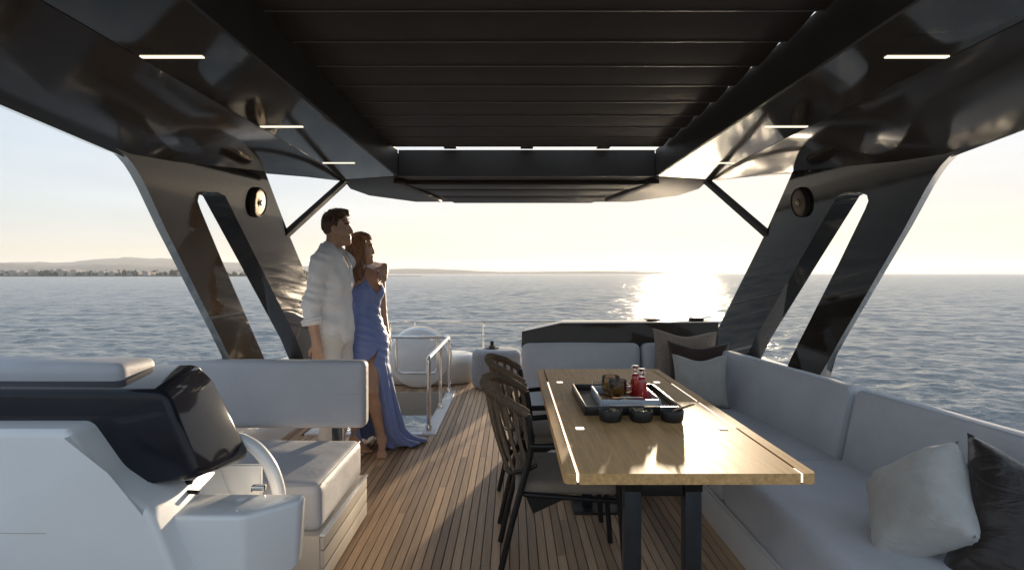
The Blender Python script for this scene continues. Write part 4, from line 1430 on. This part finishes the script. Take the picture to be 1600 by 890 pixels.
# rolled cuff
cu = FB(-.048, -.234, 1.055)
bm = bmesh.new()
ax = Vector(FB.f * .30 + FB.u * -1.0).normalized()
u_ = ax.cross(Vector(FB.l)).normalized(); v_ = ax.cross(u_)
for dz, rr in ((0, .064), (.020, .066)):
    ring = [Vector(cu) - ax * dz + (u_ * math.cos(t) + v_ * math.sin(t)) * (rr + .003 * math.sin(3 * t)) for t in [2 * math.pi * q / 28 for q in range(29)]]
    bm_tube(bm, ring, .011, 8, False)
fix(from_bm('shirt_cuff', bm, M['linen'], man, 180), man)
# collar
vs, fs = [], []
nA = 40
for i in range(nA + 1):
    t = R(28) + (2 * math.pi - 2 * R(28)) * i / nA
    op = max(0, math.cos(t))                         # near the opening the collar spreads and drops
    for (rad, z) in ((.074, 1.535), (.071, 1.600), (.080, 1.608), (.104 + .016 * op, 1.553 - .02 * op), (.098 + .016 * op, 1.548 - .02 * op)):
        vs.append(FB(-.016 + math.cos(t) * rad * 1.04 + .02 * op, math.sin(t) * rad, z - .05 * op + .012 * (1 - op)))
for i in range(nA):
    for j in range(4):
        a_ = i * 5 + j
        fs.append((a_, a_ + 5, a_ + 6, a_ + 1))
col = fix(from_data('collar', vs, fs, M['linen'], man, 180), man)
so = col.modifiers.new('thick', 'SOLIDIFY'); so.thickness = .004
# buttons down the front edge
for z in (1.36, 1.26, 1.16, 1.06, .96):
    bt = lathe('button', [(0, .0025), (.005, .002), (.006, 0)], M['button'], man, 10)
    bt.data.transform(Matrix.Translation(Vector(FB(.122 + (.004 if z > 1.2 else .0), .0, z))) @ Vector(FB.f).to_track_quat('Z', 'Y').to_matrix().to_4x4())
    fix(bt, man)
# trousers
B = Field((-1.72, 3.90, .05), (-1.0, 4.50, 1.10), .009)
B.ell(FB(-.005, 0, .965), (.128, .176, .13), FB.R, .04)
for s_, fx in ((-1, .05), (1, -.05)):
    hip, kn, an = FB(0, s_ * .09, .92), FB(.025, s_ * .10, .50), FB(-.02 + fx * .3, s_ * .10, .10)
    B.cone(hip, kn, .098, .078, .04); B.cone(kn, an, .078, .066, .03)
loc = FB.loc(B.pts())
B.F += fold(loc, (12, 8, 30, .2, .004), (26, 20, 60, 1.9, .003)).astype(np.float32)
B.F = np.maximum(B.F, .115 - loc[..., 2]).astype(np.float32)
V, Fq = B.mesh()
fix(np_mesh('trousers', V, Fq, [M['trouser']], man, None, 1), man)
# hair
B = Field((-1.46, 4.05, 1.62), (-1.16, 4.36, 1.92), .0050)
e = lambda c, r, k=.02, sub=False: B.ell(HM(*c), r, HM.R, k, sub)
e((-.016, 0, .030), (.104, .082, .104))
e((.022, 0, .100), (.066, .064, .036), .03)
e((.046, 0, .108), (.034, .048, .020), .03)
loc = HM.loc(B.pts())
B.F += (.0035 * np.sin(loc[..., 0] * 140 + 3 * np.sin(loc[..., 1] * 60)) * np.sin(loc[..., 1] * 150 + loc[..., 2] * 60) + .003 * np.sin(loc[..., 1] * 90 + loc[..., 0] * 70)).astype(np.float32)
# face and nape stay clear: hair line
line = np.where(loc[..., 0] > .030, .066 + .45 * (loc[..., 0] - .03), np.where(loc[..., 0] > .004, .066 - (.030 - loc[..., 0]) * 4.2, np.where(loc[..., 0] > -.05, -.005 - 1.0 * (.004 - loc[..., 0]), -.062 - .3 * (-.05 - loc[..., 0]))))
B.F = np.maximum(B.F, (line - loc[..., 2]) * .7).astype(np.float32)
V, Fq = B.mesh()
fix(np_mesh('hair', V, Fq, [M['hair_m']], man, None, 1), man)
for q in (-1, 1):
    ey = lathe('eye', [(0, -.011), (.008, -.0075), (.011, 0), (.008, .0075), (0, .011)], M['eye'], man, 16, tuple(HM(.0785, q * .032, -.006)))
    fix(ey, man)

# ---------------- the woman
wom = empty('person', (-1.17, 4.52, 0))
tag(wom, 'standing woman in long blue satin slit dress looking to the right', 'person', 'couple standing by the stair opening')
FW = Frame((-1.175, 4.535, 0), -38)
HW = Frame((-1.205, 4.52, 1.600), 6)
WLSH, WLEL, WLWR = FW(-.01, .150, 1.372), FW(-.035, .196, 1.09), FW(.045, .180, .865)
WRSH, WREL, WRWR = FW(-.01, -.150, 1.372), np.array([-1.345, 4.505, 1.14]), np.array([-1.41, 4.43, 1.06])
WK = np.array([-1.100, 4.405, .485]); WA = np.array([-1.018, 4.420, .095])
B = Field((-1.55, 4.10, -.01), (-.80, 4.95, 1.76), .0058)
B.ell(FW(.0, 0, 1.275), (.090, .128, .165), FW.R, .05)
B.ell(FW(.0, 0, 1.09), (.082, .108, .15), FW.R, .05)
B.ell(FW(-.01, 0, .915), (.105, .150, .135), FW.R, .05)
B.cone(FW(-.015, -.115, 1.372), FW(-.015, .115, 1.372), .046, .046, .05)
B.ell(FW(.066, .062, 1.245), (.048, .052, .056), FW.R, .03); B.ell(FW(.066, -.062, 1.245), (.048, .052, .056), FW.R, .03)
B.cone(FW(-.02, 0, 1.39), HW(-.018, 0, -.06), .047, .043, .03)
head(B, HW, .93, False)
B.cone(WLSH, WLEL, .041, .033, .03); B.cone(WLEL, WLWR, .033, .021, .015)
B.cone(WRSH, WREL, .041, .033, .03); B.cone(WREL, WRWR, .033, .021, .015)
hand(B, WLWR, (.03, -.03, -1), -FW.l, .90, .28, 1)
hand(B, WRWR, (-.8, -.2, -.3), (.1, -1, 0), .90, .28, -1)
hipL = FW(.01, .080, .88)
B.cone(hipL, WK, .082, .052, .04)
shin = WK * .68 + WA * .32 + np.array([-.008, .020, 0])
B.cone(WK, shin, .050, .050, .03); B.cone(shin, WA, .050, .031, .03)
foot(B, WA, (.18, -.98, 0), .92)
hipR, kR, aR = FW(-.01, -.08, .88), FW(.02, -.085, .48), FW(-.03, -.085, .09)
B.cone(hipR, kR, .080, .052, .04); B.cone(kR, aR, .052, .033, .03)
foot(B, aR, FW.f, .92)
V, Fq = B.mesh()


def wom_idx(c):
    p = HW.loc(c) / .93
    r = np.zeros(len(c), int)
    r[(np.abs(p[:, 1]) < .024) & (p[:, 2] > -.089) & (p[:, 2] < -.059) & (p[:, 0] > .088) & (p[:, 0] < .12)] = 1
    r[(p[:, 2] > .020) & (p[:, 2] < .030) & (np.abs(p[:, 1]) > .014) & (np.abs(p[:, 1]) < .056) & (p[:, 0] > .062)] = 2
    return r


fix(np_mesh('body', V, Fq, [M['skin_w'], M['lips'], M['hair_w']], wom, wom_idx, 1), wom)
# dress: an open sheet from the slit round to the slit
zs = np.array([1.36, 1.27, 1.18, 1.08, .98, .87, .70, .515, .31, .157, .06, .012])
cxs = np.array([-1.172, -1.172, -1.176, -1.178, -1.170, -1.150, -1.142, -1.112, -1.095, -1.082, -1.060, -1.035])
cys = np.array([4.535, 4.530, 4.533, 4.535, 4.535, 4.530, 4.530, 4.535, 4.545, 4.555, 4.57, 4.60])
rx = np.array([.118, .135, .122, .116, .146, .174, .142, .146, .172, .195, .215, .235])
ry = np.array([.090, .118, .098, .092, .112, .132, .136, .135, .15, .165, .175, .185])
sz = np.array([.012, .06, .157, .31, .475, .60, .70, .80, 1.5])
sR = np.array([-82, -84, -86, -86, -84, -74, -62, -48, -48.])
sL = np.array([-128, -132, -136, -138, -134, -114, -90, -48, -48.])
nu, nv = 150, 90
vs = []
faceang = -38.0
for j in range(nv + 1):
    for i in range(nu + 1):
        s_ = i / nu
        # height first for the neckline, by the angle measured from the body's front
        def ang_at(z):
            a0 = np.interp(z, sz, sR); a1 = np.interp(z, sz, sL) + 360
            return a0 + (a1 - a0) * s_
        th0 = ang_at(1.3)
        ph = abs(((th0 - faceang + 180) % 360) - 180)
        ztop = np.interp(ph, [0, 12, 38, 62, 95, 130, 180], [1.232, 1.262, 1.352, 1.315, 1.262, 1.20, 1.17])
        t = j / nv
        z = ztop + (0.010 - ztop) * (t ** 1.05)
        th = ang_at(z)
        a = R(th)
        cx, cy = np.interp(z, zs[::-1], cxs[::-1]), np.interp(z, zs[::-1], cys[::-1])
        ax_, ay_ = np.interp(z, zs[::-1], rx[::-1]), np.interp(z, zs[::-1], ry[::-1])
        rel = R(th - faceang)
        # the body is wide across and shallow front to back: ellipse turned to the body's heading
        wdt, dep = max(ax_, ay_), min(ax_, ay_)
        mix = np.clip((z - .62) / .16, 0, 1)
        c_, s2 = math.cos(rel), math.sin(rel)
        r_body = 1 / math.sqrt((c_ / (dep + .004)) ** 2 + (s2 / wdt) ** 2)
        r_skirt = 1 / math.sqrt((math.cos(a) / ax_) ** 2 + (math.sin(a) / ay_) ** 2)
        r = r_body * mix + r_skirt * (1 - mix)
        d1 = abs(((th - faceang - 33 + 180) % 360) - 180); d2 = abs(((th - faceang + 33 + 180) % 360) - 180)
        bust = math.exp(-((z - 1.245) / .062) ** 2)
        r += .026 * bust * (math.exp(-(d1 / 26) ** 2) + math.exp(-(d2 / 26) ** 2)) * np.clip((z - 1.1) / .1, 0, 1)
        if z > 1.16: r = max(r, .103)
        # hanging folds grow downward; wrap creases run slantwise over waist and hip
        dn = np.clip((.80 - z) / .8, 0, 1)
        r += dn * (.017 * math.sin(th * R(9) + 1.2 * math.sin(z * 5)) + .011 * math.sin(th * R(17) + 2 + 2 * z) + .006 * math.sin(th * R(31) + 1))
        wr = np.clip((1.22 - z) / .12, 0, 1) * np.clip((z - .62) / .15, 0, 1)
        slant = z * 95 + (rel if rel < math.pi else rel - 2 * math.pi) * 4.5
        r -= .035 * np.clip((.78 - z) / .1, 0, 1) * math.exp(-((th + 76) / 24) ** 2)
        r += .022 * math.exp(-((z - .70) / .10) ** 2) * math.exp(-((th - 360 + 118 + 0) / 40) ** 2)
        r += wr * (.0045 * math.sin(slant + .8 * math.sin(rel * 3)) + .0032 * math.sin(slant * 1.9 + 1) + .002 * math.sin(slant * 3.1))
        # train sweeps out over the deck to the right
        x, y = cx + r * math.cos(a), cy + r * math.sin(a)
        if z < .16:
            k_ = (1 - z / .16) ** 2
            dirw = max(0, math.cos(R(th - 8))) ** 2
            x += k_ * dirw * .10; y += k_ * dirw * .06
            z += k_ * .012 * (1 + math.sin(th * R(14)))
        vs.append((x, y, max(z, .006)))
fs = []
for j in range(nv):
    for i in range(nu):
        a_ = j * (nu + 1) + i
        fs.append((a_, a_ + 1, a_ + nu + 2, a_ + nu + 1))
dr = fix(from_data('dress', vs, fs, M['dress'], wom, 180), wom)
so = dr.modifiers.new('thick', 'SOLIDIFY'); so.thickness = .003; so.offset = -1
# wrap edge from the left hip up to the right shoulder, and the two thin straps
def surf(phi, z, lift=.004):
    th = faceang + phi
    cx, cy = np.interp(z, zs[::-1], cxs[::-1]), np.interp(z, zs[::-1], cys[::-1])
    rel = R(phi)
    wdt, dep = np.interp(z, zs[::-1], rx[::-1]), np.interp(z, zs[::-1], ry[::-1])
    r = 1 / math.sqrt((math.cos(rel) / dep) ** 2 + (math.sin(rel) / wdt) ** 2)
    d1 = min(abs(phi - 33), 400); d2 = abs(phi + 33)
    r += .026 * math.exp(-((z - 1.245) / .062) ** 2) * (math.exp(-(d1 / 26) ** 2) + math.exp(-(d2 / 26) ** 2))
    if z > 1.16: r = max(r, .103)
    r += lift
    return (cx + r * math.cos(R(th)), cy + r * math.sin(R(th)), z)
bm = bmesh.new()
for off, rad in ((0, .007), (.016, .006), (-.018, .0055), (.036, .005)):
    path = smooth_path([surf(-40, 1.335 - abs(off)), surf(-22, 1.275 + off * .3), surf(5, 1.205 + off), surf(35, 1.13 + off), surf(62, 1.07 + off * 1.4), surf(80, 1.02 + off * 1.8)], 6)
    bm_tube(bm, path, rad, 8, True, .5)
fix(from_bm('wrap_pleats', bm, M['dress'], wom, 180), wom)
for q in (-1, 1):
    p0 = surf(q * 38, 1.345, .002)
    path = smooth_path([p0, tuple(FW(.045, q * .085, 1.405)), tuple(FW(-.015, q * .085, 1.425)), tuple(FW(-.075, q * .075, 1.37)), tuple(FW(-.105, q * .06, 1.26))], 6)
    fix(tube('strap', path, .0045, M['dress'], wom, 8), wom)
# hair: crown plus wavy lengths falling to the shoulders
B = Field((-1.42, 4.34, 1.30), (-1.02, 4.72, 1.77), .0052)
e = lambda c, r, k=.02, sub=False: B.ell(HW(*c), r, HW.R, k, sub)
e((-.016, 0, .028), (.104, .084, .106))
e((.012, 0, .084), (.056, .070, .034), .03)
gg = np.random.default_rng(8)
for q in range(15):
    a = R(62 + q * (236 / 14))                    # round the back of the head, leaving the face clear
    rr = .078 + .006 * gg.random()
    p0 = HW(-.012 + math.cos(a) * rr * 1.05, math.sin(a) * rr, .03)
    prev = p0; pr = .024
    ph = gg.random() * 6
    L = .225 + .06 * gg.random()
    for k in range(1, 8):
        t = k / 7
        out_ = rr * (1 + .26 * math.sin(t * 2.4)) + .010 * math.sin(t * 10 + ph)
        p = HW(-.014 + math.cos(a + .12 * math.sin(t * 8 + ph)) * out_ * (1.02), math.sin(a + .12 * math.sin(t * 8 + ph)) * out_, .03 - L * t - .01)
        r2 = .026 * (1 - .35 * t)
        B.cone(prev, p, pr, r2, .012)
        prev, pr = p, r2
loc = HW.loc(B.pts())
az = np.arctan2(loc[..., 1], loc[..., 0])
B.F += (.0035 * np.sin(az * 26 + 4 * np.sin(loc[..., 2] * 22)) + .002 * np.sin(az * 55 + 3 * np.sin(loc[..., 2] * 30 + 1))).astype(np.float32)
line = np.where(loc[..., 0] > .045, .070, np.where(loc[..., 0] > .018, .070 - (.045 - loc[..., 0]) * 6.0, -9))
B.F = np.maximum(B.F, (line - loc[..., 2]) * .6).astype(np.float32)
V, Fq = B.mesh()
fix(np_mesh('hair', V, Fq, [M['hair_w']], wom, None, 1), wom)
for q in (-1, 1):
    ey = lathe('eye', [(0, -.010), (.007, -.007), (.010, 0), (.007, .007), (0, .010)], M['eye'], wom, 16, tuple(HW(.0735, q * .030, -.0055)))
    fix(ey, wom)

# loose strands on both heads
def strands(root, fr, n, seed, sc, long):
    g = random.Random(seed)
    bm = bmesh.new()
    for k in range(n):
        if long:
            a = R(g.uniform(66, 294)); rr = .083
            ph = g.uniform(0, 6.28); L = g.uniform(.20, .29)
            pts = [fr(.0, math.sin(a) * .03, .135)]
            for q in range(0, 9):
                t = q / 8
                o_ = rr * (1.02 + .36 * math.sin(t * 2.3)) + .010 * math.sin(t * 11 + ph)
                pts.append(fr(-.014 + math.cos(a + .16 * math.sin(t * 8 + ph)) * o_ * 1.06, math.sin(a + .16 * math.sin(t * 8 + ph)) * o_, .07 - (L + .04) * t))
            bm_tube(bm, smooth_path([tuple(p) for p in pts], 3), .0032, 4)
        else:
            a = g.uniform(-1.5, 1.9); b_ = g.uniform(-1.3, 1.3)
            d = Vector((math.sin(a) * math.cos(b_), math.sin(b_), math.cos(a) * math.cos(b_)))
            if d.z < .05: continue
            p0 = Vector((-.016 + d.x * .100, d.y * .079, .030 + d.z * .100))
            if p0.x > .055 and p0.z < .085: continue
            tip = p0 + d * g.uniform(.008, .022) + Vector((g.uniform(.0, .022), g.uniform(-.01, .01), .002))
            bm_tube(bm, [tuple(fr(*p0)), tuple(fr(*((p0 + tip) / 2 + d * .002))), tuple(fr(*tip))], [.0050, .0038, .0012], 4)
    o = fix(from_bm('hair_strands', bm, M['hair_w' if long else 'hair_m'], root, 180), root)
    o['kind'] = 'stuff'


strands(man, HM, 260, 3, 1, False)
strands(wom, HW, 130, 4, .93, True)

# ------------------------------------------------------------------ evening haze over the water
hz = box('haze', -16500, 16500, -16500, 16500, SEA_Z - 3.0, 290, None)
tag(hz, kind='stuff')
hm = bpy.data.materials.new('haze_air'); hm.use_nodes = True
ht = hm.node_tree; ht.nodes.clear()
ho = ht.nodes.new('ShaderNodeOutputMaterial'); hv = ht.nodes.new('ShaderNodeVolumePrincipled')
hv.inputs['Color'].default_value = (0.93, 0.95, 1.0, 1)
hv.inputs['Density'].default_value = 0.00008
hv.inputs['Anisotropy'].default_value = 0.25
ht.links.new(hv.outputs[0], ho.inputs['Volume'])
hz.data.materials.append(hm)
